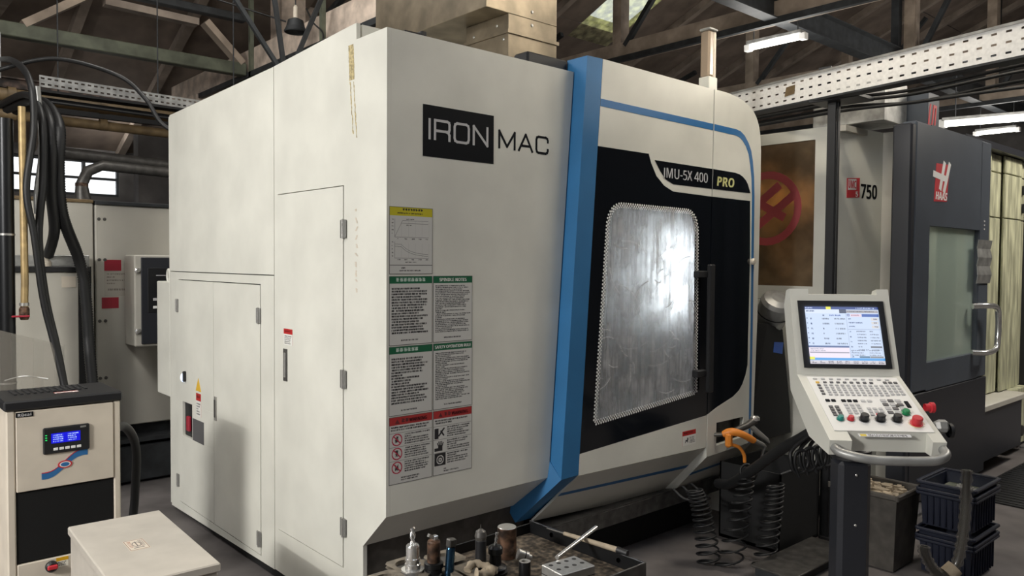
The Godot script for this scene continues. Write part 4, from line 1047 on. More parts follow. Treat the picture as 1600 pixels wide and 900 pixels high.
	# drain hose from chiller to floor
	hose("drain_hose", [Vector3(-0.745, 0.86, -1.45), Vector3(-0.62, 0.86, -1.6), Vector3(-0.52, 0.7, -1.75), Vector3(-0.5, 0.4, -1.85), Vector3(-0.5, 0.1, -1.9), Vector3(-0.3, 0.03, -2.1)], 0.024, M.rubber, "black hose arching out of the chiller to the floor", "hose")
	# ---- pipes and trays overhead at the left
	for p in [[3.125, 0.055, "upper tan pipe running above the hoses"], [2.96, 0.042, "lower tan pipe running above the hoses"]]:
		g = G.new(); g.tube([Vector3(-4, p[0] + 0.02, -4.85), Vector3(1.8, p[0] - 0.02, -4.85)], p[1], 12); t = solo(g, "tan_pipe", M.pipe_tan, p[2], "pipe", "tan pipes overhead")
		for x in [-0.6, 0.1]:
			g = G.new(); g.lathe(Vector3(x, p[0], -4.85), [[p[1] * 1.25, -0.03], [p[1] * 1.25, 0.03]], 10, Basis(Y, X, -Z)); part(g, "coupling", M.pipe_tan, t)
	g = G.new(); perforated(g, Vector3(-0.45, 3.17, -4.55), Vector3(1.3, 3.15, -4.6), Y, 0.095, 2, 0.05, Vector2(0.028, 0.014)); t = solo(g, "cable_tray", M.galvanised, "perforated steel tray beneath the greenish girder, left corner", "cable tray", "perforated cable trays")
	g = G.new(); g.span(Vector3(-0.45, 3.13, -4.7), Vector3(1.3, 3.15, -4.55)); part(g, "floor_strip", M.black_matte, t)
	for x in [-0.3, 0.5, 1.2]:
		g = G.new(); g.tube([Vector3(x, 3.15, -4.62), Vector3(x, 5.7, -4.62)], 0.006, 6); part(g, "hanger_rod", M.iron, t)
	for k in 6:
		g = G.new(); g.tube([Vector3(-0.5, 3.1 - k * 0.008, -4.68 + k * 0.02), Vector3(1.4, 3.08 - k * 0.008, -4.7 + k * 0.02)], 0.012, 6); part(g, "cable", M.rubber, t)
	g = G.new(); perforated(g, Vector3(-0.93, 3.02, -3.65), Vector3(-0.93, 3.34, -3.65), Vector3.RIGHT, 0.08, 1, 0.06, Vector2(0.03, 0.016)); g.span(Vector3(-0.94, 3.02, -3.72), Vector3(-0.93, 3.34, -3.64)); solo(g, "slotted_channel", M.galvanised, "upright slotted channel at the upper left edge", "channel")
	# big steel pipes with elbow in front of the back windows
	g = G.new(); g.tube([Vector3(-0.35, 2.7, -5.0), Vector3(2.2, 2.62, -5.0)], 0.052, 16); solo(g, "exhaust_pipe", M.steel_dark, "upper wide steel pipe in front of the back windows", "pipe", "exhaust pipes")
	g = G.new(); g.tube([Vector3(-0.06, 2.25, -4.88), Vector3(-0.07, 2.42, -4.88), Vector3(-0.02, 2.54, -4.88), Vector3(0.1, 2.6, -4.88), Vector3(2.2, 2.54, -4.88)], [0.075, 0.05, 0.05, 0.048, 0.046], 16); t = solo(g, "exhaust_pipe", M.steel_dark, "lower steel pipe bending down in an elbow to the grey machine", "pipe", "exhaust pipes")
	g = G.new(); g.lathe(Vector3(-0.07, 2.4, -4.88), [[0.054, 0], [0.054, 0.03]], 14); part(g, "clamp", M.rust_metal, t)
	# bell lamp
	t = thing("bell_lamp", "old bell-shaped factory lamp hanging in front of the whitewashed beam", "lamp", Vector3(1.498, 3.86, -3.911))
	g = G.new(); g.lathe(Vector3.ZERO, [[0.1, 0], [0.105, 0.01], [0.085, 0.05], [0.07, 0.11], [0.03, 0.13], [0, 0.13]], 20); part(g, "shade", M.iron, t)
	g = G.new(); g.lathe(Vector3(0, 0.13, 0), [[0.022, 0], [0.022, 0.1], [0.01, 0.12], [0, 0.12]], 10); part(g, "socket", M.paint_cream, t)
	g = G.new(); g.tube([Vector3(0, 0.25, 0), Vector3(0, 1.6, 0)], 0.006, 6); part(g, "cord", M.rubber, t)
	# whitewashed beam along the bay, with a dark angle under its edge
	t = thing("plaster_beam", "whitewashed concrete beam above the left white panels", "beam", Vector3(1.85, 3.8, -8.0))
	g = G.new(); g.span(Vector3(-0.13, 0, 0), Vector3(0.13, 0.26, 6.1), 0.01); part(g, "beam", M.whitewash, t)
	g = G.new(); g.span(Vector3(-0.17, -0.06, 0), Vector3(-0.12, -0.005, 6.1)); part(g, "angle_iron", M.iron, t)
	for zz in [2.6, 4.2]:
		g = G.new(); g.span(Vector3(-0.17, -0.06, zz), Vector3(-0.13, 1.2, zz + 0.05)); part(g, "upright", M.iron_green, t)
	# whitewashed pier and steel bracing behind it
	g = G.new(); g.span(Vector3(2.25, 0, -6.1), Vector3(2.55, 5.0, -5.8)); t = solo(g, "plaster_pier", M.whitewash, "whitewashed pier behind the bell lamp", "pier")
	g = G.new(); g.span(Vector3(1.65, 0, -7.4), Vector3(2.15, 3.79, -6.9)); solo(g, "rough_pier", M.whitewash, "rough plastered pier behind the left white panels", "pier")
	t = thing("steel_bracket", "dark steel bracket of struts over the left white panel", "bracket", Vector3(1.25, 3.3, -3.6))
	for s in [[Vector3(0, 0.05, 0), Vector3(-0.4, 0.75, -0.2)], [Vector3(0, 0.05, 0), Vector3(-0.12, 0.85, 0)], [Vector3(0.02, 0.05, 0), Vector3(0.3, 0.8, 0.1)]]:
		g = G.new(); g.bar(s[0], s[1], 0.035, 0.035, Z); part(g, "strut", M.iron, t)
	g = G.new(); g.bar(Vector3(0, 0, -0.2), Vector3(0.03, 0.1, 0.6), 0.05, 0.05); part(g, "rail", M.iron, t)
	# thin wires
	hose("wire", [Vector3(1.6, 4.1, -3.9), Vector3(1.62, 3.95, -3.8), Vector3(1.66, 3.85, -3.7), Vector3(1.64, 3.72, -3.65)], 0.008, M.rubber, "loose black wire dangling beside the bell lamp", "wire")
	hose("wire", [Vector3(0.1, 4.3, -4.6), Vector3(0.8, 4.12, -4.25), Vector3(1.42, 3.95, -3.94)], 0.008, M.rubber, "straight wire leading to the bell lamp", "wire")
	# grey partition further back
	g = G.new(); g.span(Vector3(1.3, 0, -8.2), Vector3(5.0, 3.5, -8.0)); solo(g, "partition", M.wall_plaster, "grey partition beside the back windows", "partition")


func build_right():
	var X := Vector3.RIGHT; var Y := Vector3.UP; var Z := Vector3.BACK
	var g: G
	# ---- second machine
	var t := thing("grey_machining_center", "white and charcoal machining centre with red badge at the right", "machine", Vector3(3.35, 0, 0))
	# left side with smoked window
	g = G.new()
	g.span(Vector3(0, 0.15, -2.2), Vector3(0.02, 1.6, 0.33)); g.span(Vector3(0, 2.62, -2.2), Vector3(0.02, 2.7, 0.33)); g.span(Vector3(0, 1.6, -2.2), Vector3(0.02, 2.62, -0.55)); g.span(Vector3(0, 1.6, 0.195), Vector3(0.02, 2.62, 0.33))
	var sp := part(g, "side_panel", M.paint, t)
	g = G.new(); g.span(Vector3(0.006, 1.6, -0.55), Vector3(0.012, 2.62, 0.195)); var wp := part(g, "side_window", M.smoked_pane, sp, "smoked brown window with a red ring emblem")
	g = G.new(); g.span(Vector3(0.0, 1.5, -2.2), Vector3(0.001, 1.504, 0.33)); part(g, "seam", M.seam, sp)
	# ring emblem, slanted letter of bars
	var ro := []; var cz := -0.17; var cy := 2.16
	g = G.new()
	for k in 32:
		var a0 := TAU * k / 32; var a1 := TAU * (k + 1) / 32
		g.zy([Vector2(cz + cos(a0) * 0.27, cy + sin(a0) * 0.27), Vector2(cz + cos(a1) * 0.27, cy + sin(a1) * 0.27), Vector2(cz + cos(a1) * 0.215, cy + sin(a1) * 0.215), Vector2(cz + cos(a0) * 0.215, cy + sin(a0) * 0.215)], 0.0045, 0.006)
	part(g, "ring_emblem", M.ring_print, wp)
	g = G.new(); g.strokes([[Vector2(-0.2, -0.06), Vector2(0.08, 0.15)], [Vector2(-0.12, -0.16), Vector2(0.2, 0.08)], [Vector2(-0.1, 0.06), Vector2(0.12, -0.06)]], Vector3(0.006, cy, cz), Z, Y, -X, 0.06, 0.0015); part(g, "ring_emblem", M.ring_print, wp)
	# angled front-left panel and return
	g = G.new(); g.sheet(Vector3(-0.02, 0.15, 0.34), Vector3(0.53, 0.15, 0.43), Vector3(0.53, 2.7, 0.43), Vector3(-0.02, 2.7, 0.34), 0.02); var ap := part(g, "angled_panel", M.paint, t)
	g = G.new(); g.sheet(Vector3(0.53, 0.15, 0.43), Vector3(0.57, 0.15, 0.72), Vector3(0.57, 2.7, 0.72), Vector3(0.53, 2.7, 0.43), 0.02); part(g, "return_panel", M.paint_grey, t)
	var au := Vector3(0.55, 0, 0.09).normalized()
	var ao := Vector3(0.0, 0, 0.3432) + au * 0.125
	var an := au.cross(Y)
	g = G.new(); g.prism([Vector2(0, 2.215), Vector2(0.145, 2.225), Vector2(0.145, 2.36), Vector2(0, 2.35)], ao, au, Y, an, 0, 0.002); var bd := part(g, "model_badge", M.red, ap, "red and white model badge")
	g = G.new(); g.prism([Vector2(0.012, 2.27), Vector2(0.105, 2.276), Vector2(0.105, 2.35), Vector2(0.012, 2.344)], ao + an * 0.002, au, Y, an, 0, 0.001); part(g, "badge_field", M.white_print, bd)
	text("UMC", ao + au * 0.016 + Y * 2.283 + an * 0.003, au, Y, 0.085, 0.055, M.red, bd, "lettering", true, 0.0, 0.001)
	text("5", ao + au * 0.1 + Y * 2.228 + an * 0.002, au, Y, 0.026, 0.036, M.white_print, bd, "lettering", true, 0.0, 0.001)
	text("750", ao + au * 0.16 + Y * 2.218, au, Y, 0.19, 0.105, M.black_print, ap, "lettering", true, 0.0, 0.002)
	# charcoal door with pane
	var door: MeshInstance3D
	g = G.new()
	g.span(Vector3(0.19, 0.9, 0.69), Vector3(0.455, 2.7, 0.79), 0.012); g.span(Vector3(1.405, 0.9, 0.69), Vector3(1.62, 2.7, 0.79), 0.008)
	g.span(Vector3(0.44, 2.024, 0.7), Vector3(1.42, 2.7, 0.79)); g.span(Vector3(0.44, 0.9, 0.7), Vector3(1.42, 1.09, 0.79))
	door = part(g, "door", M.charcoal, t)
	g = G.new(); g.span(Vector3(0.13, 0.15, 0.66), Vector3(0.2, 2.68, 0.785), 0.012); part(g, "door_post", M.charcoal_dark, t)
	g = G.new(); g.span(Vector3(0.45, 1.085, 0.75), Vector3(1.41, 2.03, 0.756)); part(g, "door_pane", M.haas_glass, door)
	g = G.new(); g.span(Vector3(0.19, 0.15, 0.69), Vector3(1.64, 0.893, 0.79), 0.006); part(g, "lower_panel", M.charcoal_dark, t)
	g = G.new(); g.tube(spline([Vector3(1.3, 1.45, 0.79), Vector3(1.38, 1.455, 0.86), Vector3(1.52, 1.44, 0.88), Vector3(1.58, 1.37, 0.88), Vector3(1.58, 1.2, 0.88), Vector3(1.53, 1.12, 0.88), Vector3(1.38, 1.1, 0.86), Vector3(1.31, 1.1, 0.79)], 6), 0.022, 12); part(g, "door_handle", M.chrome, door, "chrome loop handle")
	# maker's badge on the door: slanted red field, white H, white name
	g = G.new(); g.prism([Vector2(0.5, 2.19), Vector2(0.73, 2.2), Vector2(0.76, 2.42), Vector2(0.77, 2.46), Vector2(0.53, 2.45)], Vector3(0, 0, 0.79), X, Y, Z, 0, 0.002); bd = part(g, "maker_badge", M.red, door, "red badge with white letter")
	g = G.new(); g.strokes([[Vector2(0.605, 2.29), Vector2(0.665, 2.455)], [Vector2(0.675, 2.275), Vector2(0.76, 2.455)], [Vector2(0.49, 2.375), Vector2(0.7, 2.355)]], Vector3(0, 0, 0.792), X, Y, Z, 0.042, 0.0015); part(g, "letter", M.white_print, bd)
	text("HAAS", Vector3(0.525, 2.205, 0.792), X, Y, 0.2, 0.055, M.white_print, bd, "lettering", true, 0.15, 0.0015)
	for k in 3:
		g = G.new(); g.box(Vector3(1.5, 2.035 + k * 0.03, 0.792), Vector3(0.02, 0.012, 0.003)); part(g, "mark", M.grey_print, door)
	# taped-up scratched sheet of clear plastic beside the handle
	g = G.new()
	for k in 5:
		var y := 1.62 + k * 0.066
		g.sheet(Vector3(1.33 - 0.01 * (k % 2), y, 0.80 + 0.012 * (k % 2)), Vector3(1.63 + 0.01 * (k % 2), y, 0.80 + 0.01 * (k % 2)), Vector3(1.63 - 0.01 * (k % 2), y + 0.066, 0.80 + 0.012 * ((k + 1) % 2)), Vector3(1.33 + 0.01 * (k % 2), y + 0.066, 0.80 + 0.012 * ((k + 1) % 2)), 0.004)
	part(g, "taped_cover", M.galvanised, door, "crumpled silvery cover taped to the door edge")
	# lamps inside the second machine: behind the smoked window and above the door pane
	for q in [[Vector3(0.3, 2.2, -0.1), Vector3(-1, 0, 0), 1.7], [Vector3(0.95, 2.5, 0.45), Vector3(0, -1, 0.001), 2.0]]:
		g = G.new(); g.box(q[0] - q[1] * 0.03, Vector3(0.04, 0.12, 0.3) if q[1].x else Vector3(0.4, 0.04, 0.1), 0.01); part(g, "work_lamp", M.lamp_glow, t)
		var wl := AreaLight3D.new(); wl.name = "work_light"; t.add_child(wl); wl.area_size = Vector2(0.3, 0.12); wl.light_energy = q[2]; wl.shadow_enabled = true
		wl.position = q[0]; wl.basis = Basis.looking_at(q[1], Vector3.UP if q[1].x else Vector3.RIGHT)
	# body behind
	g = G.new(); g.span(Vector3(0.6, 0.15, -2.2), Vector3(1.63, 2.6, 0.2)); part(g, "body", M.paint_grey, t)
	g = G.new(); g.span(Vector3(0.02, 2.66, -2.2), Vector3(1.63, 2.7, 0.4)); part(g, "roof_sheet", M.paint_grey, t)
	g = G.new(); g.span(Vector3(0.14, 2.72, 0.1), Vector3(0.5, 3.0, 0.6), 0.004); part(g, "hopper", M.galvanised, t, "galvanised box on the roof")
	g = G.new(); g.span(Vector3(0.55, 2.7, 0.5), Vector3(0.75, 2.95, 0.72), 0.004); var rb := part(g, "grey_box", M.charcoal, t)
	g = G.new(); g.strokes([[Vector2(-0.06, 0.02), Vector2(-0.03, 0.16)], [Vector2(0.0, 0.02), Vector2(0.03, 0.16), Vector2(0.07, 0.16), Vector2(0.05, 0.02)], [Vector2(-0.06, 0.02), Vector2(0.05, 0.02)]], Vector3(0.62, 2.7, 0.72), X, Y, Z, 0.02, 0.003); part(g, "red_mark", M.red, rb)
	g = G.new(); g.span(Vector3(0.05, 0, -2.1), Vector3(1.6, 0.15, 0.6)); part(g, "base", M.black_matte, t)
	# ---- pale green enclosure right of the door
	t = thing("green_enclosure", "pale yellow-green stained machine enclosure beyond the charcoal door", "machine", Vector3(5.0, 0, 0.55))
	var xs := [0.05, 0.78, 1.13, 1.62, 2.3]
	for k in 4:
		g = G.new()
		for r in [[0.62, 2.18], [2.19, 2.58], [2.59, 2.74]]: g.span(Vector3(xs[k] + 0.006, r[0], -0.02 - 0.12 * (k % 2)), Vector3(xs[k + 1] - 0.006, r[1], 0.0 - 0.03 * (k % 2)), 0.004)
		part(g, "panel", M.olive, t)
	g = G.new(); g.span(Vector3(0.0, 0.1, -0.5), Vector3(2.3, 2.74, -0.15)); part(g, "inner_wall", M.olive, t)
	g = G.new(); g.span(Vector3(0.0, 2.745, -0.5), Vector3(2.4, 2.8, 0.06)); part(g, "top_rail", M.charcoal_dark, t)
	g = G.new(); g.span(Vector3(0.0, 0.56, -0.3), Vector3(1.35, 0.61, 0.16), 0.006); part(g, "sill", M.paint_grey, t)
	g = G.new(); g.span(Vector3(0.0, 0.14, 0.0), Vector3(1.28, 0.56, 0.14), 0.006); part(g, "dark_apron", M.charcoal_dark, t)
	g = G.new(); g.span(Vector3(1.35, 0.1, -0.1), Vector3(1.75, 0.62, 0.06), 0.006); part(g, "foot_post", M.olive, t)
	g = G.new(); g.lathe(Vector3(1.55, 0.22, 0.06), [[0.05, 0], [0.05, 0.02], [0, 0.02]], 14, Basis(X, Z, -Y)); part(g, "knob", M.black_plastic, t)
	g = G.new(); g.span(Vector3(1.8, 0.1, -0.1), Vector3(1.9, 2.74, 0.1)); part(g, "edge_post", M.charcoal_dark, t)
	for y in [2.47, 2.3]:
		g = G.new(); g.lathe(Vector3(1.72, y, -0.03), [[0.045, 0], [0.045, 0.02], [0, 0.02]], 12, Basis(X, Z, -Y)); part(g, "fitting", M.black_plastic, t)
	g = G.new(); g.span(Vector3(0.0, 0.0, -0.5), Vector3(2.3, 0.1, -0.05)); part(g, "base", M.black_matte, t)
	# ---- white cable tray on a black post
	var a := Vector3(3.18, 2.83, -0.5); var b := Vector3(1.72, 2.68, 4.0)
	g = G.new(); perforated(g, a, b, Y, 0.155, 3, 0.075, Vector2(0.03, 0.011))
	t = solo(g, "cable_tray", M.tray_zinc, "white perforated cable tray crossing the upper right", "cable tray", "perforated cable trays")
	var d := (b - a).normalized(); var s := d.cross(Y).normalized()
	g = G.new(); g.quad(a + Y * 0.155, b + Y * 0.155, b + Y * 0.165 - s * 0.1, a + Y * 0.165 - s * 0.1); g.bar(a + Y * 0.16, b + Y * 0.16, 0.012, 0.014); part(g, "upper_lip", M.galvanised, t)
	g = G.new(); g.bar(a - Y * 0.006 - s * 0.05, b - Y * 0.006 - s * 0.05, 0.1, 0.012); part(g, "lower_lip", M.iron, t)
	for u in [0.75, 0.97]:
		var hp := a.lerp(b, u) - s * 0.05
		g = G.new(); g.tube([hp, Vector3(hp.x, 5.9, hp.z)], 0.008, 6); part(g, "hanger_rod", M.iron, t)
	g = G.new(); var m1 := a.lerp(b, 0.16) + Y * 0.08 + s * 0.003; g.sheet(m1 - d * 0.045 - Y * 0.03, m1 + d * 0.045 - Y * 0.022, m1 + d * 0.05 + Y * 0.035, m1 - d * 0.03 + Y * 0.03, 0.001); part(g, "tape_patch", M.pipe_tan, t, "brown patch of tape")
	t = thing("support_post", "black upright post carrying the white cable tray", "post", Vector3(2.99, 0, 0.5))
	g = G.new(); g.span(Vector3(-0.03, 0, -0.03), Vector3(0.03, 2.82, 0.03), 0.005); part(g, "shaft", M.black_plastic, t)
	g = G.new(); g.span(Vector3(-0.012, 0.02, 0.03), Vector3(0.0, 2.82, 0.034)); part(g, "groove", M.iron, t)
	g = G.new(); g.span(Vector3(-0.1, 2.775, -0.12), Vector3(0.12, 2.8, 0.2), 0.004); part(g, "bracket", M.black_plastic, t)
	g = G.new(); g.span(Vector3(-0.09, 2.8, -0.06), Vector3(-0.08, 2.99, 0.02)); part(g, "clip", M.black_plastic, t)
	g = G.new(); g.span(Vector3(-0.05, 0, -0.02), Vector3(0.08, 0.015, 0.1)); part(g, "foot_plate", M.black_plastic, t)
	# cables lying behind the tray
	for k in 5:
		var o := Vector3(0.03 * (k % 2), 0.028 * k - 0.06, 0.0)
		hose("black_cable", [Vector3(3.45, 2.83, -0.9) + o, Vector3(3.3, 2.83, 0.05) + o, Vector3(3.2, 2.82, 0.5) + o, Vector3(3.15, 2.8, 0.95 - k * 0.02) + o * (1.0 + 0.6 * (k % 3)), Vector3(3.0, 2.8, 1.5) + o * 1.5, Vector3(2.85, 2.78, 2.0) + o * 2.0], 0.011, M.rubber, ["lowest black cable in the bundle under the white tray", "second black cable in the bundle under the white tray", "middle black cable in the bundle under the white tray", "fourth black cable in the bundle under the white tray", "topmost black cable in the bundle under the white tray"][k], "cable", "cable bundle under the white tray", 6)
	build_console()
	# ---- chip conveyor with motor between the two machines
	t = thing("chip_conveyor", "black inclined chip conveyor with grey motor beside the white machine", "conveyor", Vector3(2.96, 0, 0.02))
	g = G.new(); g.prism([Vector2(-0.155, 0.56), Vector2(0.36, 0.56), Vector2(0.34, 0.75), Vector2(0.22, 1.3), Vector2(0.02, 1.35), Vector2(-0.14, 0.8)], Vector3.ZERO, X, Y, Z, -0.4, 0.05); part(g, "housing", M.black_matte, t)
	g = G.new(); g.sheet(Vector3(0.1, 1.15, 0.052), Vector3(0.22, 1.13, 0.052), Vector3(0.23, 1.21, 0.052), Vector3(0.11, 1.22, 0.052), 0.001); part(g, "blue_tape", M.tape_blue, t, "strip of blue tape")
	var mb := Basis(Vector3(0.75, 0.55, 0.3).normalized().cross(Y).normalized(), Vector3(-0.35, 0.75, 0.5).normalized(), Vector3.ZERO)
	mb.x = mb.y.cross(Vector3.FORWARD).normalized(); mb.z = mb.x.cross(mb.y)
	g = G.new(); g.lathe(Vector3(0.2, 1.33, -0.05), [[0.05, 0], [0.1, 0.02], [0.105, 0.1], [0.11, 0.105], [0.11, 0.21], [0.095, 0.24], [0.05, 0.255], [0, 0.255]], 20, mb); var mo := part(g, "motor", M.galvanised, t)
	g = G.new(); g.lathe(Vector3(0.2, 1.33, -0.05), [[0.113, 0.12], [0.113, 0.13]], 20, mb); part(g, "band", M.iron, mo)
	# ---- chip bin
	t = thing("chip_bin", "black open chip bin under the white machine's right end", "bin", Vector3(2.72, 0, 0.2))
	g = G.new()
	g.span(Vector3(-0.28, 0.02, 0.28), Vector3(0.2, 0.5, 0.29)); g.span(Vector3(-0.28, 0.02, -0.13), Vector3(-0.27, 0.5, 0.29)); g.span(Vector3(0.19, 0.02, -0.13), Vector3(0.2, 0.5, 0.29)); g.span(Vector3(-0.28, 0.02, -0.13), Vector3(0.2, 0.5, -0.12)); g.span(Vector3(-0.28, 0.02, -0.13), Vector3(0.2, 0.04, 0.29))
	part(g, "walls", M.black_matte, t)
	g = G.new(); g.tube([Vector3(-0.28, 0.5, 0.285), Vector3(0.2, 0.5, 0.285)], 0.008, 6); part(g, "rim", M.iron, t)
	g = G.new(); g.span(Vector3(-0.2, 0, -0.1), Vector3(0.15, 0.02, 0.2)); part(g, "skid", M.iron, t)
	# ramp plates on the floor
	t = thing("floor_plate", "dark steel kick plate on the floor before the chip bin", "plate", Vector3(2.42, 0, 0.66))
	g = G.new(); g.span(Vector3(-0.35, 0.05, -0.14), Vector3(0.35, 0.062, 0.12), 0.003); part(g, "plate", M.steel_dark, t)
	g = G.new(); g.span(Vector3(-0.33, 0, -0.12), Vector3(0.33, 0.05, 0.1)); part(g, "support", M.iron, t)
	# ---- air gun in its pocket, with coiled hoses
	t = thing("air_gun", "orange air gun resting in the steel pocket beside the door", "air gun", Vector3(2.4, 0.69, 0.15))
	g = G.new(); g.tube(spline([Vector3(-0.02, 0.0, -0.02), Vector3(0.0, 0.02, 0.03), Vector3(0.05, 0.005, 0.07), Vector3(0.15, -0.045, 0.09)], 5), [0.02, 0.022, 0.024, 0.026, 0.026, 0.026, 0.025, 0.024, 0.023, 0.022, 0.022, 0.022, 0.022, 0.022, 0.021, 0.02], 12); part(g, "grip", M.orange, t)
	g = G.new(); g.box(Vector3(-0.02, -0.03, 0.02), Vector3(0.045, 0.09, 0.04), 0.012); part(g, "body", M.orange, t)
	g = G.new(); g.tube(spline([Vector3(0.0, -0.06, 0.03), Vector3(0.05, -0.08, 0.05), Vector3(0.09, -0.13, 0.06), Vector3(0.1, -0.18, 0.06)], 5), 0.011, 8); part(g, "trigger", M.orange, t)
	g = G.new(); g.tube([Vector3(0.15, -0.045, 0.09), Vector3(0.24, -0.085, 0.1), Vector3(0.27, -0.1, 0.1)], [0.018, 0.015, 0.01], 10); part(g, "coupling", M.steel, t)
	g = G.new(); g.tube([Vector3(-0.03, 0.0, -0.02), Vector3(-0.06, -0.01, -0.1)], 0.012, 8); part(g, "nozzle", M.steel_dark, t)
	t = thing("coolant_gun", "dark metal coolant gun beside the orange air gun", "coolant gun", Vector3(2.62, 0.72, 0.14))
	g = G.new(); g.tube([Vector3(-0.14, -0.04, -0.03), Vector3(-0.02, 0.0, 0.02), Vector3(0.04, 0.03, 0.04)], [0.016, 0.022, 0.026], 10); part(g, "body", M.steel_dark, t)
	g = G.new(); g.tube([Vector3(0.0, 0.0, 0.03), Vector3(0.11, -0.1, 0.08), Vector3(0.13, -0.12, 0.085)], [0.017, 0.018, 0.012], 10); part(g, "grip", M.steel, t)
	g = G.new(); g.lathe(Vector3(0.04, 0.03, 0.04), [[0.03, 0], [0.03, 0.02], [0.018, 0.03], [0, 0.03]], 10); part(g, "head", M.chrome, t)
	var coil := func(path: Array, r0: float, r1: float, turns: float, label: String):
		var c := Curve3D.new()
		for p in path: c.add_point(p)
		var q := []
		var n := int(turns * 14)
		for k in n + 1:
			var u := float(k) / n
			var p := c.sample_baked(c.get_baked_length() * (u * u * 0.55 + u * 0.45))
			var r := lerpf(r0, r1, u)
			var an2 := TAU * turns * u
			q.append(p + Vector3(cos(an2) * r, sin(an2) * r * 0.15, sin(an2) * r))
		var gg := G.new(); gg.tube(q, 0.0065, 6); solo(gg, "coiled_hose", M.rubber, label, "hose", "coiled air hoses")
	coil.call([Vector3(1.946, 0.442, 0.226), Vector3(1.979, 0.336, 0.250), Vector3(2.001, 0.168, 0.273), Vector3(2.011, 0.01, 0.290)], 0.045, 0.065, 14.0, "leftmost coiled black hose, hanging from the skirt")
	coil.call([Vector3(2.158, 0.533, 0.440), Vector3(2.141, 0.448, 0.429), Vector3(2.115, 0.282, 0.413), Vector3(2.089, 0.116, 0.396), Vector3(2.06, 0.0, 0.38)], 0.04, 0.075, 11.0, "coiled black hose hanging from the orange air gun")
	coil.call([Vector3(2.305, 0.476, 0.535), Vector3(2.289, 0.309, 0.526), Vector3(2.263, 0.123, 0.511), Vector3(2.24, 0.0, 0.5)], 0.045, 0.062, 13.0, "rightmost coiled black hose in front of the chip bin")
	hose("air_line", [Vector3(2.67, 0.59, 0.25), Vector3(2.45, 0.6, 0.36), Vector3(2.2, 0.56, 0.48), Vector3(2.17, 0.5, 0.46), Vector3(2.12, 0.52, 0.43), Vector3(2.12, 0.58, 0.42), Vector3(2.158, 0.6, 0.44), Vector3(2.19, 0.56, 0.46), Vector3(2.158, 0.533, 0.440)], 0.007, M.rubber, "thin black air line looping below the orange gun", "hose", "", 6)
	for k in 3: hose("black_hose", [Vector3(2.02 + k * 0.09, 0.39, 0.02), Vector3(2.04 + k * 0.09, 0.34, 0.1), Vector3(2.1 + k * 0.02, 0.35, 0.2)], 0.008, M.rubber, ["left hose leaving the skirt above the coils", "middle hose leaving the skirt above the coils", "right hose leaving the skirt above the coils"][k], "hose", "hoses under the skirt", 6)
	# ---- bins right of the console column
	t = thing("grey_bin", "tapered grey plastic bin behind the console column", "bin", Vector3(2.85, 0, 0.87))
	var box_open := func(w0: float, w1: float, d0: float, d1: float, h: float, called: String, m: Material, parent: Node, th := 0.01):
		var q := G.new()
		var lo := [Vector3(-w0, 0.01, -d0), Vector3(w0, 0.01, -d0), Vector3(w0, 0.01, d0), Vector3(-w0, 0.01, d0)]
		var hi := [Vector3(-w1, h, -d1), Vector3(w1, h, -d1), Vector3(w1, h, d1), Vector3(-w1, h, d1)]
		for k in 4:
			var k2 := (k + 1) % 4
			q.sheet(lo[k2], lo[k], hi[k], hi[k2], th)
		q.quad(lo[0], lo[3], lo[2], lo[1])
		q.quad(lo[0] + Y * 0.01, lo[1] + Y * 0.01, lo[2] + Y * 0.01, lo[3] + Y * 0.01)
		return part(q, called, m, parent)
	box_open.call(0.14, 0.165, 0.17, 0.19, 0.43, "walls", M.bin_grey, t)
	g = G.new()
	var rr := [Vector3(-0.17, 0.44, -0.195), Vector3(0.17, 0.44, -0.195), Vector3(0.17, 0.44, 0.195), Vector3(-0.17, 0.44, 0.195)]
	for k in 4: g.bar(rr[k], rr[(k + 1) % 4], 0.022, 0.03, Y, 0.006)
	for k in 4: g.lathe(rr[k] - Y * 0.015, [[0, 0], [0.011, 0], [0.011, 0.03], [0, 0.03]].slice(1), 10)
	part(g, "rim", M.bin_grey, t)
	g = G.new()
	rng.seed = 3
	for k in 60: g.box(Vector3(rng.randf_range(-0.13, 0.13), 0.415 + rng.randf_range(0, 0.02), rng.randf_range(-0.15, 0.15)), Vector3(rng.randf_range(0.02, 0.08), 0.02, rng.randf_range(0.02, 0.06)), 0.0, Basis(Y, rng.randf() * TAU) * Basis(X, rng.randf_range(-0.3, 0.3)))
	g.span(Vector3(-0.14, 0.36, -0.17), Vector3(0.14, 0.415, 0.17)); var sw := part(g, "swarf", M.wood, t, "pale shavings"); sw.set_meta("kind", "stuff")
	# stacked blue crates
	for k in 2:
		t = thing("blue_crate", ["lower dark blue plastic crate of the stack", "upper dark blue plastic crate holding metal pieces"][k], "crate", Vector3(3.05, k * 0.268, 1.255), "stacked blue crates", deg_to_rad(0.0))
		box_open.call(0.175, 0.19, 0.125, 0.138, 0.25, "walls", M.crate_blue, t)
		g = G.new()
		for q in [[Vector3(-0.2, 0, -0.148), Vector3(0.2, 0, -0.148)], [Vector3(0.2, 0, -0.148), Vector3(0.2, 0, 0.148)], [Vector3(0.2, 0, 0.148), Vector3(-0.2, 0, 0.148)], [Vector3(-0.2, 0, 0.148), Vector3(-0.2, 0, -0.148)]]:
			for y in [0.255, 0.215, 0.195]: g.bar(q[0] + Y * y, q[1] + Y * y, 0.02, 0.018, Y, 0.004)
		part(g, "rim", M.crate_blue, t)
		for j in 9:
			g = G.new(); g.box(Vector3(-0.16 + j * 0.04, 0.1, 0.135), Vector3(0.008, 0.16, 0.012), 0.003); part(g, "rib", M.crate_blue, t)
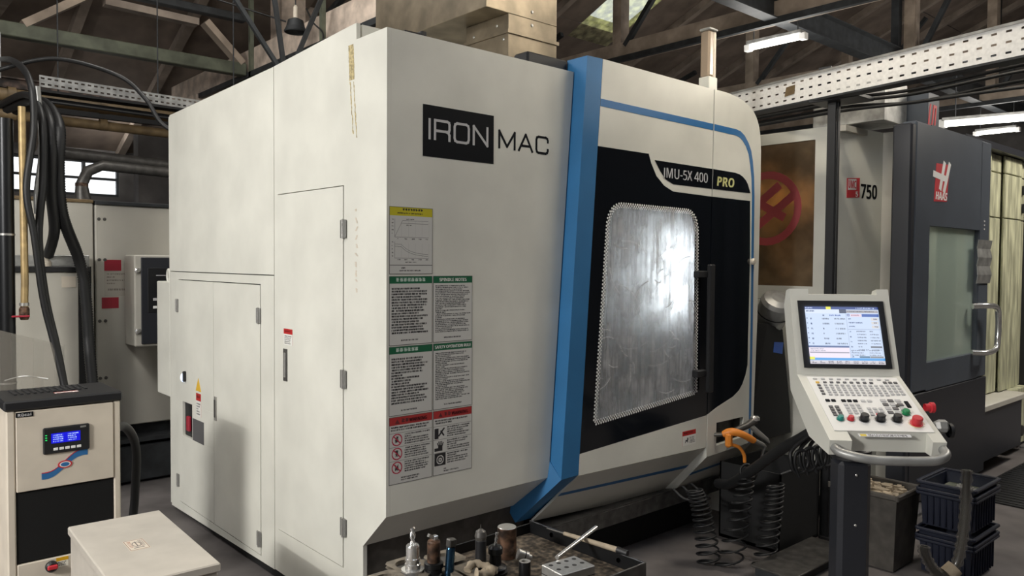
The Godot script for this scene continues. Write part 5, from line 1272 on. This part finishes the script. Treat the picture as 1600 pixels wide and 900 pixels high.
		for j in 7:
			g = G.new(); g.box(Vector3(0.186, 0.1, -0.1 + j * 0.033), Vector3(0.012, 0.16, 0.008), 0.003); part(g, "rib", M.crate_blue, t)
			g = G.new(); g.box(Vector3(-0.186, 0.1, -0.1 + j * 0.033), Vector3(0.012, 0.16, 0.008), 0.003); part(g, "rib", M.crate_blue, t)
	for k in 9:
		var p := Vector3(3.05 + rng.randf_range(-0.15, 0.02), 0.465 + 0.012 * (k / 7), 1.255 + rng.randf_range(-0.1, 0.1))
		g = G.new(); g.lathe(p, [[0.028, 0], [0.03, 0.01], [0.024, 0.022], [0.012, 0.022], [0.012, 0.03], [0, 0.03]], 10, Basis(X, rng.randf_range(-0.5, 0.5))); solo(g, "metal_piece", M.steel, "turned metal piece lying in the upper blue crate", "metal part", "metal pieces in the upper blue crate")
	g = G.new(); g.span(Vector3(2.89, 0.41, 1.145), Vector3(3.21, 0.465, 1.365), 0.01); solo(g, "green_cloth", M.iron_green, "dull green cloth under the metal pieces in the crate", "cloth")
	# plastic-wrapped cable hanging from the console
	g = G.new()
	var pts := spline([Vector3(2.480, 0.724, 1.479), Vector3(2.474, 0.613, 1.480), Vector3(2.466, 0.483, 1.480), Vector3(2.452, 0.353, 1.473), Vector3(2.430, 0.250, 1.458), Vector3(2.382, 0.192, 1.417), Vector3(2.341, 0.232, 1.378), Vector3(2.313, 0.307, 1.350), Vector3(2.313, 0.34, 1.349)], 8)
	var rad := []
	for k in pts.size(): rad.append(0.027 + 0.005 * sin(k * 2.1))
	g.tube(pts, rad, 10); t = solo(g, "wrapped_cable", M.plastic_wrap, "cable in crumpled clear plastic hanging before the blue crates", "cable")
	g = G.new(); g.tube(pts, 0.018, 8); part(g, "core", M.steel_black, t)
	g = G.new(); g.tube([Vector3(2.425, 0.235, 1.455), Vector3(2.395, 0.2, 1.43)], 0.042, 10); part(g, "binding", M.wood, t, "pale cloth binding")
	# striped rubber mat at the right
	t = thing("ribbed_mat", "black ribbed rubber mat on the floor at the right edge", "mat", Vector3(5.55, 0, 1.2))
	g = G.new(); g.span(Vector3(-0.9, 0.001, -0.45), Vector3(1.4, 0.012, 0.3), 0.003); part(g, "sheet", M.rubber, t)
	for k in 30:
		g = G.new(); g.span(Vector3(-0.87 + k * 0.075, 0.012, -0.43), Vector3(-0.85 + k * 0.075, 0.017, 0.28)); part(g, "rib", M.rubber, t)

func screen_image() -> Image:
	var im := blank(360, 300, Color(0.8, 0.86, 0.95))
	rng.seed = 21
	var ink := Color(0.25, 0.3, 0.45)
	im.fill_rect(Rect2i(0, 0, 360, 14), Color(0.16, 0.24, 0.5)); im.fill_rect(Rect2i(0, 14, 170, 22), Color(0.86, 0.9, 0.97)); im.fill_rect(Rect2i(104, 0, 24, 14), Color(0.95, 0.93, 0.2))
	dashes(im, Rect2i(2, 3, 36, 8), 9, 7, Color(0.8, 0.85, 0.95)); dashes(im, Rect2i(250, 3, 100, 8), 9, 7, Color(0.75, 0.8, 0.9)); dashes(im, Rect2i(6, 20, 44, 8), 10, 7, ink)
	im.fill_rect(Rect2i(168, 14, 34, 20), Color(0.2, 0.22, 0.3)); im.fill_rect(Rect2i(202, 18, 154, 14), Color(0.66, 0.64, 0.64)); dashes(im, Rect2i(206, 21, 140, 7), 9, 6, Color(0.35, 0.33, 0.35))
	dashes(im, Rect2i(84, 42, 30, 9), 10, 8, ink); dashes(im, Rect2i(118, 42, 58, 9), 10, 8, Color(0.2, 0.3, 0.6))
	for k in 6:
		var y := 60 + k * 26
		dashes(im, Rect2i(22, y, 9, 10), 11, 9, ink, 8); dashes(im, Rect2i(80, y, 34, 9), 11, 8, Color(0.35, 0.38, 0.45)); dashes(im, Rect2i(140, y, 54, 9), 11, 8, Color(0.42, 0.45, 0.5)); im.fill_rect(Rect2i(4, y, 5, 4), ink)
	im.fill_rect(Rect2i(0, 206, 196, 9), Color(0.3, 0.38, 0.55)); im.fill_rect(Rect2i(0, 215, 196, 53), Color(0.95, 0.9, 0.94)); dashes(im, Rect2i(8, 220, 80, 18), 9, 5, Color(0.6, 0.6, 0.66)); im.fill_rect(Rect2i(4, 238, 190, 6), Color(0.6, 0.58, 0.62))
	im.fill_rect(Rect2i(198, 36, 2, 232), Color(0.65, 0.7, 0.8))
	im.fill_rect(Rect2i(204, 38, 12, 12), Color(0.3, 0.35, 0.6)); im.fill_rect(Rect2i(207, 41, 6, 6), Color(0.9, 0.92, 0.97)); im.fill_rect(Rect2i(220, 38, 54, 14), Color(0.92, 0.82, 0.86)); dashes(im, Rect2i(224, 41, 46, 7), 8, 6, Color(0.5, 0.3, 0.4)); im.fill_rect(Rect2i(276, 38, 82, 14), Color(0.18, 0.33, 0.65))
	for k in 3: dashes(im, Rect2i(208, 60 + k * 20, 78, 8), 10, 7, ink); im.fill_rect(Rect2i(318, 58 + k * 20, 34, 14), Color(0.85, 0.83, 0.8)); dashes(im, Rect2i(330, 61 + k * 20, 18, 7), 9, 6, ink)
	im.fill_rect(Rect2i(200, 118, 158, 2), Color(0.6, 0.65, 0.75))
	for k in 7: dashes(im, Rect2i(240, 126 + k * 16, 50, 7), 9, 6, Color(0.45, 0.48, 0.55)); dashes(im, Rect2i(304, 126 + k * 16, 48, 7), 9, 6, Color(0.45, 0.48, 0.55)); dashes(im, Rect2i(206, 128 + k * 26, 9, 8), 9, 7, ink)
	im.fill_rect(Rect2i(300, 206, 54, 9), Color(0.4, 0.4, 0.42)); im.fill_rect(Rect2i(240, 258, 50, 8), Color(0.25, 0.4, 0.5)); im.fill_rect(Rect2i(292, 258, 62, 8), Color(0.5, 0.5, 0.5))
	for k in 3: dashes(im, Rect2i(204, 226 + k * 12, 70, 6), 9, 5, Color(0.45, 0.48, 0.55)); dashes(im, Rect2i(290, 226 + k * 12, 60, 6), 9, 5, Color(0.45, 0.48, 0.55))
	im.fill_rect(Rect2i(0, 268, 360, 13), Color(0.3, 0.62, 0.88)); im.fill_rect(Rect2i(0, 264, 24, 14), Color(0.93, 0.92, 0.15))
	im.fill_rect(Rect2i(0, 281, 360, 19), Color(0.85, 0.83, 0.85))
	for k in 9: dashes(im, Rect2i(8 + k * 40, 284, 28, 12), 7, 5, Color(0.45, 0.43, 0.48))
	return im

func build_console():
	var X := Vector3.RIGHT; var Y := Vector3.UP; var Z := Vector3.BACK
	var g: G
	var yaw := deg_to_rad(-45.0)
	var at := Vector3(1.606, 0, 1.247)
	var cy := 1.441
	var t := thing("control_console", "off-white operator console with lit screen and keypad", "console", at, "", yaw)
	# side profile (z, y): screen leans back, keypad runs forward
	var prof := [Vector2(-0.083, cy + 0.2), Vector2(0.062, cy - 0.176), Vector2(0.49, cy - 0.371), Vector2(0.478, cy - 0.43), Vector2(0.24, cy - 0.41), Vector2(-0.03, cy - 0.26), Vector2(-0.16, cy + 0.12), Vector2(-0.13, cy + 0.19)]
	# the shell is split where the grip is cut out of the front edge
	g = G.new()
	g.zy(prof, -0.22, -0.135); g.zy(prof, 0.17, 0.222)
	var prof2 := [Vector2(-0.073, cy + 0.175), Vector2(0.062, cy - 0.176), Vector2(0.435, cy - 0.346), Vector2(0.43, cy - 0.425), Vector2(0.24, cy - 0.41), Vector2(-0.03, cy - 0.26), Vector2(-0.16, cy + 0.12), Vector2(-0.13, cy + 0.175)]
	g.zy(prof2, -0.135, 0.17)
	part(g, "shell", M.paint, t)
	# screen frame of reference: sx, sy in the leaning plane, centre (0, cy, 0)
	var su := Vector3(0, cos(deg_to_rad(22.18)), -sin(deg_to_rad(22.18)))
	var sn := Vector3(0, sin(deg_to_rad(22.18)), cos(deg_to_rad(22.18)))
	var c0 := Vector3(0, cy, 0) + sn * 0.001
	g = G.new(); g.prism([Vector2(-0.19, -0.157), Vector2(0.19, -0.157), Vector2(0.19, 0.157), Vector2(-0.19, 0.157)], c0, X, su, sn, 0, 0.004); var bz := part(g, "screen_bezel", M.black_plastic, t)
	sticker(bz, screen_image(), c0 + sn * 0.0045 + X * -0.162 + su * -0.14, X, su, 0.325, 0.268, "lit screen with tables of figures", "screen", 1.0)
	var l := AreaLight3D.new(); l.name = "screen_light"; t.add_child(l)
	l.area_size = Vector2(0.32, 0.26); l.light_energy = 0.12; l.light_color = Color(0.85, 0.9, 1.0); l.shadow_enabled = true
	l.transform = Transform3D(Basis(X, su, sn), c0 + sn * 0.012)
	# keypad plane
	var kt := deg_to_rad(65.6)
	var ku := Vector3(0, cos(kt), -sin(kt)); var kn := Vector3(0, sin(kt), cos(kt))
	var k0 := Vector3(0, cy - 0.176, 0.062)   # hinge line; distance down the plane is -ku
	var K := func(x: float, down: float, up: float) -> Vector3: return k0 + X * x - ku * down + kn * up
	g = G.new(); g.prism([Vector2(-0.185, -0.41), Vector2(0.2, -0.41), Vector2(0.2, -0.02), Vector2(-0.185, -0.02)], k0, X, ku, kn, 0.0005, 0.003); var kp := part(g, "keypad", M.white_print, t)
	var kb := Basis(X, ku, kn)
	var key := func(x: float, d: float, w: float, h: float, m: Material):
		var q := G.new(); q.box(K.call(x, d, 0.005), Vector3(w, h, 0.005), 0.001, kb); part(q, "key", m, kp)
	for k in 10: key.call(-0.155 + k * 0.034, 0.04, 0.016, 0.008, M.grey_print)
	for k in 8: key.call(-0.12 + k * 0.028, 0.066, 0.014, 0.011, M.dark_print)
	for r in 5:
		key.call(-0.152, 0.068 + r * 0.022, 0.014, 0.012, M.yellow if r == 0 else M.dark_print)
		for k in 11: key.call(-0.124 + k * 0.0235, 0.088 + r * 0.018, 0.014, 0.01, M.grey_print)
		for k in 3: key.call(0.135 + k * 0.022, 0.062 + r * 0.022, 0.015, 0.012, M.grey_print if r else M.dark_print)
	for k in 2:
		key.call(-0.15 + k * 0.024, 0.205, 0.017, 0.015, M.black_print)
		for r in 4: key.call(-0.15 + k * 0.024, 0.25 + r * 0.019, 0.016, 0.014, M.dark_print)
	for k in 3:
		key.call(-0.085 + k * 0.024, 0.205, 0.017, 0.015, M.black_print)
		for r in 4: key.call(-0.085 + k * 0.024, 0.235 + r * 0.019, 0.016, 0.013, M.grey_print)
		for r in 3: key.call(0.0 + k * 0.023, 0.26 + r * 0.02, 0.015, 0.013, M.red if (r == 2 and k == 1) else M.grey_print)
		for r in 4: key.call(0.078 + k * 0.03, 0.2 + r * 0.028, 0.022, 0.018, M.dark_print if (r + k) % 2 else M.grey_print)
	for k in 2: key.call(-0.005 + k * 0.026, 0.205, 0.018, 0.014, M.grey_print)
	var knob := func(x: float, d: float, r: float, h: float, m: Material, called: String, base: Material, label: String):
		var q := G.new(); q.lathe(K.call(x, d, 0.003), [[r * 1.25, 0], [r * 1.25, 0.003], [r, 0.004], [r, h], [r * 0.85, h + 0.003], [0, h + 0.003]], 18, Basis(X, kn, -ku)); var o := part(q, called, m, kp, label)
		q = G.new(); q.lathe(K.call(x, d, 0.002), [[r * 1.5, 0], [r * 1.5, 0.003]], 18, Basis(X, kn, -ku)); part(q, "collar", base, o)
	knob.call(-0.138, 0.335, 0.0115, 0.014, M.teal, "push_button", M.steel, "green start button")
	knob.call(-0.097, 0.335, 0.0115, 0.014, M.red, "push_button", M.steel, "red stop button")
	for x in [-0.045, 0.019, 0.084]: knob.call(x, 0.335, 0.0165, 0.024, M.black_plastic, "rotary_knob", M.grey_print, "")
	knob.call(0.138, 0.285, 0.014, 0.014, M.green, "push_button", M.black_plastic, "bright green button")
	knob.call(0.152, 0.355, 0.02, 0.028, M.red, "emergency_stop", M.yellow, "red emergency stop on a yellow collar")
	key.call(0.168, 0.225, 0.016, 0.045, M.black_print); key.call(0.122, 0.235, 0.014, 0.014, M.steel_dark)
	var im := blank(120, 16, Color(0.82, 0.83, 0.85)); im.fill_rect(Rect2i(4, 2, 14, 12), Color(0.85, 0.75, 0.2)); dashes(im, Rect2i(22, 3, 94, 10), 6, 4, INK)
	sticker(t, im, K.call(-0.1, 0.445, 0.0005), X, ku, 0.2, 0.018, "narrow warning label", "label_strip")
	# front grip bar
	g = G.new(); g.tube(spline([Vector3(-0.2, cy - 0.4, 0.485), Vector3(-0.19, cy - 0.41, 0.52), Vector3(-0.13, cy - 0.42, 0.56), Vector3(-0.06, cy - 0.425, 0.575), Vector3(0.1, cy - 0.425, 0.575), Vector3(0.16, cy - 0.42, 0.565), Vector3(0.2, cy - 0.41, 0.53), Vector3(0.21, cy - 0.4, 0.485)], 6), 0.018, 12); part(g, "grip_bar", M.galvanised, t)
	# stop button and handwheel hung at the right side
	g = G.new(); g.lathe(Vector3(0.222, cy - 0.27, 0.3), [[0.016, 0], [0.016, 0.02], [0.022, 0.022], [0.022, 0.036], [0, 0.038]], 14, Basis(Y, X, -Z)); part(g, "side_stop", M.red, t, "small red stop button on the side")
	g = G.new(); g.box(Vector3(0.25, cy - 0.34, 0.36), Vector3(0.05, 0.05, 0.1), 0.012, Basis(X, -0.4)); var hw := part(g, "handwheel", M.galvanised, t)
	g = G.new(); g.lathe(Vector3(0.275, cy - 0.345, 0.39), [[0.028, 0], [0.03, 0.012], [0.02, 0.02], [0, 0.02]], 14, Basis(Y, X, -Z)); part(g, "dial", M.black_plastic, hw)
	# neck and column
	g = G.new(); g.lathe(Vector3(0.02, 0.9, 0.06), [[0.085, 0], [0.085, 0.04], [0.06, 0.06], [0.06, 0.14], [0, 0.14]], 18); part(g, "neck", M.black_plastic, t)
	g = G.new(); g.span(Vector3(-0.052, 0.02, 0.0), Vector3(0.088, 0.9, 0.13), 0.02); var col := part(g, "column", M.charcoal_dark, t)
	for y in [0.84, 0.62, 0.3]: screw(col, Vector3(0.02, y, 0.13), Z, 0.006, M.steel)
	g = G.new(); g.span(Vector3(-0.16, 0, -0.12), Vector3(0.2, 0.02, 0.24), 0.004); part(g, "base_plate", M.charcoal_dark, t)
	# thick supply hose to the machine and smaller cables behind the column
	hose("supply_hose", [Vector3(1.66, 1.0, 1.2), Vector3(1.8, 0.98, 1.12), Vector3(1.947, 0.967, 1.026), Vector3(2.012, 0.849, 0.851), Vector3(2.068, 0.736, 0.681), Vector3(2.115, 0.578, 0.487), Vector3(2.2, 0.45, 0.3), Vector3(2.3, 0.4, 0.15)], 0.03, M.rubber, "thick black supply hose from the console to the machine", "hose")
	for k in 4:
		var c := Vector3(2.0 + 0.035 * k, 0.73 + 0.012 * k, 0.84 + 0.03 * k)
		var q := [Vector3(1.96 + 0.012 * k, 0.93, 0.97 + 0.01 * k), c + Vector3(-0.025, 0.06, -0.022), c + Vector3(-0.035, 0.0, -0.03), c + Vector3(-0.02, -0.06, -0.018), c + Vector3(0.015, -0.065, 0.013), c + Vector3(0.035, -0.01, 0.03), c + Vector3(0.02, 0.045, 0.018), c + Vector3(-0.012, 0.04, -0.01), c + Vector3(-0.02, -0.02, -0.016), c + Vector3(0.0, -0.09, 0.0)]
		hose("black_cable", q, 0.01, M.rubber, ["first looping cable left of the console column", "second looping cable left of the console column", "third looping cable left of the console column", "fourth looping cable left of the console column"][k], "cable", "cables left of the console column", 6)

func tool_holder(called: String, label: String, at: Vector3, bodies: Array, lean := Vector3.UP):
	# bodies: [name, profile, material]; local axis is the tool's own
	var t := thing(called, label, "tool", at, "tools standing in the tool cart")
	var s := lean.normalized().cross(Vector3.FORWARD).normalized()
	t.basis = Basis(s, lean.normalized(), s.cross(lean.normalized()))
	for b in bodies:
		var g := G.new(); g.lathe(Vector3.ZERO, b[1], 18); part(g, b[0], b[2], t)
	return t

func build_cart():
	var X := Vector3.RIGHT; var Y := Vector3.UP; var Z := Vector3.BACK
	var g: G
	var t := thing("tool_cart", "tool cart with hole plate and brown tray in the foreground", "cart", Vector3(-0.4, 0, 1.23))
	# local: x -0.35..0.33, z -0.25..0.27, deck 0.86
	g = G.new(); g.span(Vector3(-0.35, 0.845, -0.27), Vector3(0.32, 0.858, 0.27)); part(g, "deck", M.steel_dark, t)
	# plate with round holes: rings of a grid so that the holes are open
	g = G.new()
	var hc := [Vector2(-0.29, -0.14), Vector2(-0.19, -0.19), Vector2(-0.08, -0.16), Vector2(-0.27, -0.03), Vector2(-0.17, -0.06), Vector2(-0.06, -0.04)]
	for cxy: Vector2 in hc:
		var n := 20
		for k in n:
			var a0 := TAU * k / n; var a1 := TAU * (k + 1) / n
			var f := func(a: float) -> Vector2:
				var d := Vector2(cos(a), sin(a)); return cxy + d / maxf(absf(d.x), absf(d.y)) * 0.05
			var p0 := cxy + Vector2(cos(a0), sin(a0)) * 0.034; var p1 := cxy + Vector2(cos(a1), sin(a1)) * 0.034
			var q0: Vector2 = f.call(a0); var q1: Vector2 = f.call(a1)
			for yy in [0.895, 0.885]: g.face([Vector3(p0.x, yy, p0.y), Vector3(q0.x, yy, q0.y), Vector3(q1.x, yy, q1.y), Vector3(p1.x, yy, p1.y)], Vector3(cxy.x, 0.89, cxy.y))
			g.face([Vector3(p0.x, 0.895, p0.y), Vector3(p1.x, 0.895, p1.y), Vector3(p1.x, 0.885, p1.y), Vector3(p0.x, 0.885, p0.y)], Vector3(p0.x * 3 - cxy.x * 2, 0.89, p0.y * 3 - cxy.y * 2))
	part(g, "hole_plate", M.plate_dirty, t)
	# tray walls
	g = G.new(); g.span(Vector3(0.314, 0.858, -0.225), Vector3(0.322, 0.902, 0.255), 0.001); var wl := part(g, "tray_wall", M.steel_black, t)
	for z in [-0.12, 0.16]:
		g = G.new(); g.lathe(Vector3(0.314, 0.882, z), [[0.007, 0], [0.007, 0.003], [0, 0.004]], 10, Basis(Y, -X, -Z)); part(g, "bolt", M.steel, wl)
	g = G.new(); g.span(Vector3(-0.02, 0.858, 0.25), Vector3(0.322, 0.902, 0.256), 0.001); part(g, "tray_wall", M.steel_dark, t)
	g = G.new(); g.span(Vector3(-0.0, 0.858, -0.228), Vector3(0.322, 0.892, -0.222), 0.001); part(g, "tray_wall", M.steel_black, t)
	g = G.new(); g.span(Vector3(-0.0, 0.8585, -0.22), Vector3(0.312, 0.862, 0.248)); part(g, "tray_floor", M.tray_floor, t)
	for sx in [-0.33, 0.3]:
		for sz in [-0.24, 0.24]:
			g = G.new(); g.span(Vector3(sx - 0.02, 0.06, sz - 0.02), Vector3(sx + 0.02, 0.845, sz + 0.02), 0.003); part(g, "leg", M.iron, t)
			g = G.new(); g.lathe(Vector3(sx, 0.03, sz - 0.012), [[0.03, 0], [0.03, 0.024], [0, 0.024]], 14, Basis(X, Z, -Y)); part(g, "castor", M.black_plastic, t)
	g = G.new(); g.span(Vector3(-0.35, 0.25, -0.26), Vector3(0.32, 0.27, 0.26)); part(g, "lower_shelf", M.iron, t)
	# tools
	var y := 0.858
	var fl := [[0.018, 0.0], [0.03, 0.012]]
	var mill = tool_holder("end_mill_holder", "bright collet holder with spiral end mill, leftmost on the cart", Vector3(-0.605, y, 1.089), [["flange", [[0.02, 0], [0.032, 0.005], [0.032, 0.02], [0.028, 0.022], [0.028, 0.03], [0.032, 0.032], [0.032, 0.042], [0.02, 0.044]], M.chrome], ["collet_nut", [[0.0, 0.044], [0.022, 0.044], [0.022, 0.056], [0.0185, 0.058], [0.0185, 0.064], [0.0205, 0.066], [0.0205, 0.072], [0.0185, 0.074], [0.0185, 0.105], [0.016, 0.11], [0, 0.11]], M.chrome]])
	g = G.new()
	for f in 2:
		var q := []
		for k in 22: q.append(Vector3(cos(k * 0.3 + f * PI) * 0.0042, 0.105 + k * 0.0024, sin(k * 0.3 + f * PI) * 0.0042))
		g.tube(q, 0.0042, 8)
	part(g, "end_mill", M.chrome, mill)
	var bor = tool_holder("boring_tool", "bronze-grey boring head with small insert tip on top", Vector3(-0.561, y, 1.127), [["flange", [[0.0, 0.0], [0.03, 0.0], [0.03, 0.03], [0.024, 0.033], [0.024, 0.045], [0.027, 0.047], [0.027, 0.06], [0.02, 0.062], [0, 0.062]], M.steel_black], ["shank", [[0.0, 0.06], [0.0185, 0.06], [0.018, 0.118], [0.016, 0.122], [0, 0.122]], M.rust_metal]])
	g = G.new(); g.box(Vector3(-0.004, 0.128, 0), Vector3(0.014, 0.014, 0.014), 0.002); g.bar(Vector3(0, 0.128, 0), Vector3(0.018, 0.14, 0), 0.009, 0.009); part(g, "insert_holder", M.chrome, bor)
	g = G.new(); g.lathe(Vector3(-0.006, 0.1, 0.017), [[0.005, 0], [0.005, 0.002], [0, 0.002]], 10, Basis(X, Z, -Y)); part(g, "set_screw", M.steel_black, bor)
	var bb = tool_holder("boring_bar", "bluish steel boring bar with square tip, leaning", Vector3(-0.535, y, 1.16), [["flange", [[0.0, 0], [0.026, 0], [0.026, 0.02], [0, 0.02]], M.steel_black], ["shank", [[0, 0.02], [0.0125, 0.02], [0.0125, 0.1], [0.011, 0.104], [0, 0.104]], M.steel_blue]], Vector3(0.08, 1, 0))
	g = G.new(); g.box(Vector3(0.0, 0.116, 0), Vector3(0.024, 0.024, 0.02), 0.003); part(g, "tip", M.steel_dark, bb)
	var bk = tool_holder("black_bar_holder", "slim black bar holder with faceted bright tip", Vector3(-0.442, y, 1.187), [["shank", [[0, 0.0], [0.0155, 0.0], [0.0155, 0.11], [0.014, 0.112], [0, 0.112]], M.black_plastic], ["tip", [[0, 0.11], [0.015, 0.112], [0.017, 0.122], [0.014, 0.136], [0.006, 0.142], [0.0012, 0.143], [0.0008, 0.155], [0, 0.155]], M.steel_dark]])
	g = G.new(); g.box(Vector3(-0.01, 0.12, 0.01), Vector3(0.008, 0.01, 0.006), 0.001); part(g, "insert", M.yellow, bk)
	var dr = tool_holder("drill_holder", "black stepped collet holder with short bright drill", Vector3(-0.39, y, 1.19), [["flange", [[0, 0], [0.036, 0], [0.036, 0.012], [0.03, 0.014], [0.03, 0.02], [0.034, 0.022], [0.03, 0.026], [0.02, 0.03]], M.steel_black], ["collet_nut", [[0.02, 0.03], [0.018, 0.034], [0.0165, 0.06], [0.021, 0.062], [0.021, 0.078], [0.016, 0.084], [0, 0.086]], M.steel_black]])
	g = G.new()
	for f in 2:
		var q := []
		for k in 16: q.append(Vector3(cos(k * 0.5 + f * PI) * 0.0025 - k * 0.0004, 0.084 + k * 0.0024, sin(k * 0.5 + f * PI) * 0.0025))
		g.tube(q, 0.0028, 6)
	part(g, "drill", M.chrome, dr)
	g = G.new(); g.lathe(Vector3.ZERO, [[0, 0], [0.029, 0], [0.029, 0.09], [0.028, 0.092], [0, 0.092]].slice(1), 24); t = part(g, "round_stock", M.rust_metal, self); t.position = Vector3(-0.284, 0.862, 1.119); meta(t, "short rusty round bar standing on end in the tray", "metal stock")
	g = G.new(); g.lathe(Vector3(0, 0.092, 0), [[0.0285, 0], [0.027, 0.0015], [0, 0.0015]], 24); part(g, "sawn_face", M.steel, t)
	# lying socket and standing sleeve
	t = thing("socket_piece", "small bright cylinder lying on its side near the round bar", "metal part", Vector3(-0.27, 0.879, 1.18))
	var lb := Basis(Vector3(0.2, 0.9, 0.3).normalized(), Vector3(0.75, -0.35, 0.5).normalized(), Vector3.ZERO); lb.z = lb.x.cross(lb.y).normalized(); lb.x = lb.y.cross(lb.z)
	g = G.new(); g.lathe(Vector3.ZERO, [[0, -0.02], [0.016, -0.02], [0.016, 0.012], [0.011, 0.014], [0.011, 0.022], [0.009, 0.024], [0, 0.024]], 16, lb); part(g, "body", M.steel, t)
	g = G.new(); g.lathe(Vector3.ZERO, [[0.0165, 0.0], [0.0165, 0.003]], 16, lb); part(g, "groove", M.black_plastic, t)
	t = thing("sleeve", "dark reducing sleeve with bright rim beside the aluminium block", "metal part", Vector3(-0.338, 0.862, 1.258))
	g = G.new(); g.lathe(Vector3.ZERO, [[0.017, 0], [0.017, 0.04], [0.0165, 0.042]], 18); part(g, "body", M.steel_black, t)
	g = G.new(); g.lathe(Vector3.ZERO, [[0.0165, 0.042], [0.01, 0.042], [0.01, 0.005], [0, 0.005]], 18); part(g, "rim", M.steel, t)
	# aluminium block with holes, seen as plugs sunk in its top
	t = thing("drilled_block", "bright aluminium block with two rows of holes", "metal block", Vector3(-0.26, 0.862, 1.36), "", deg_to_rad(-6))
	g = G.new(); g.span(Vector3(-0.07, 0, -0.04), Vector3(0.05, 0.045, 0.05), 0.002); part(g, "body", M.steel, t)
	g = G.new(); g.span(Vector3(-0.0702, 0.02, -0.04), Vector3(0.0502, 0.022, 0.0503)); part(g, "groove", M.steel_black, t)
	for k in 8:
		g = G.new(); g.lathe(Vector3(-0.052 + (k % 4) * 0.028, 0.0452, -0.02 + (k / 4) * 0.035), [[0.007, 0], [0.005, 0.0004], [0, 0.0004]], 10); part(g, "hole", M.seam, t)
	# rod and brush
	g = G.new(); g.tube([Vector3(-0.262, 0.91, 1.31), Vector3(-0.02, 0.925, 1.24)], 0.0065, 10); solo(g, "steel_rod", M.chrome, "bright steel rod leaning across the tray wall", "rod")
	t = thing("wire_brush", "wooden-handled tool resting along the tray wall", "hand tool", Vector3(-0.08, 0.908, 1.3))
	g = G.new(); g.tube([Vector3(-0.02, 0, -0.12), Vector3(-0.01, 0, -0.02), Vector3(0.0, 0, 0.08)], [0.006, 0.0075, 0.0085], 10); part(g, "handle", M.wood, t)
	g = G.new(); g.tube([Vector3(-0.028, 0, -0.19), Vector3(-0.02, 0, -0.12)], [0.002, 0.004], 8); part(g, "blade", M.steel_dark, t)
	g = G.new(); g.tube([Vector3(0.0, 0, 0.08), Vector3(0.004, -0.002, 0.115)], [0.011, 0.009], 8); part(g, "ferrule", M.black_plastic, t)
	# roll of cloth in the plate
	var ragr := []
	for k in 25: ragr.append(0.011 + 0.004 * sin(k * 1.9) + 0.002 * sin(k * 4.3))
	g = G.new(); g.tube(spline([Vector3(-0.5, 0.9, 1.2), Vector3(-0.47, 0.91, 1.19), Vector3(-0.44, 0.9, 1.22), Vector3(-0.46, 0.898, 1.25), Vector3(-0.5, 0.905, 1.24)], 6), ragr, 8); solo(g, "rag", M.wood, "crumpled pale rag between the tool holders", "rag")

func _ready():
	rng.seed = 1
	make_materials()
	build_light_and_camera()
	build_hall()
	build_machine()
	build_left()
	build_right()
	build_cart()
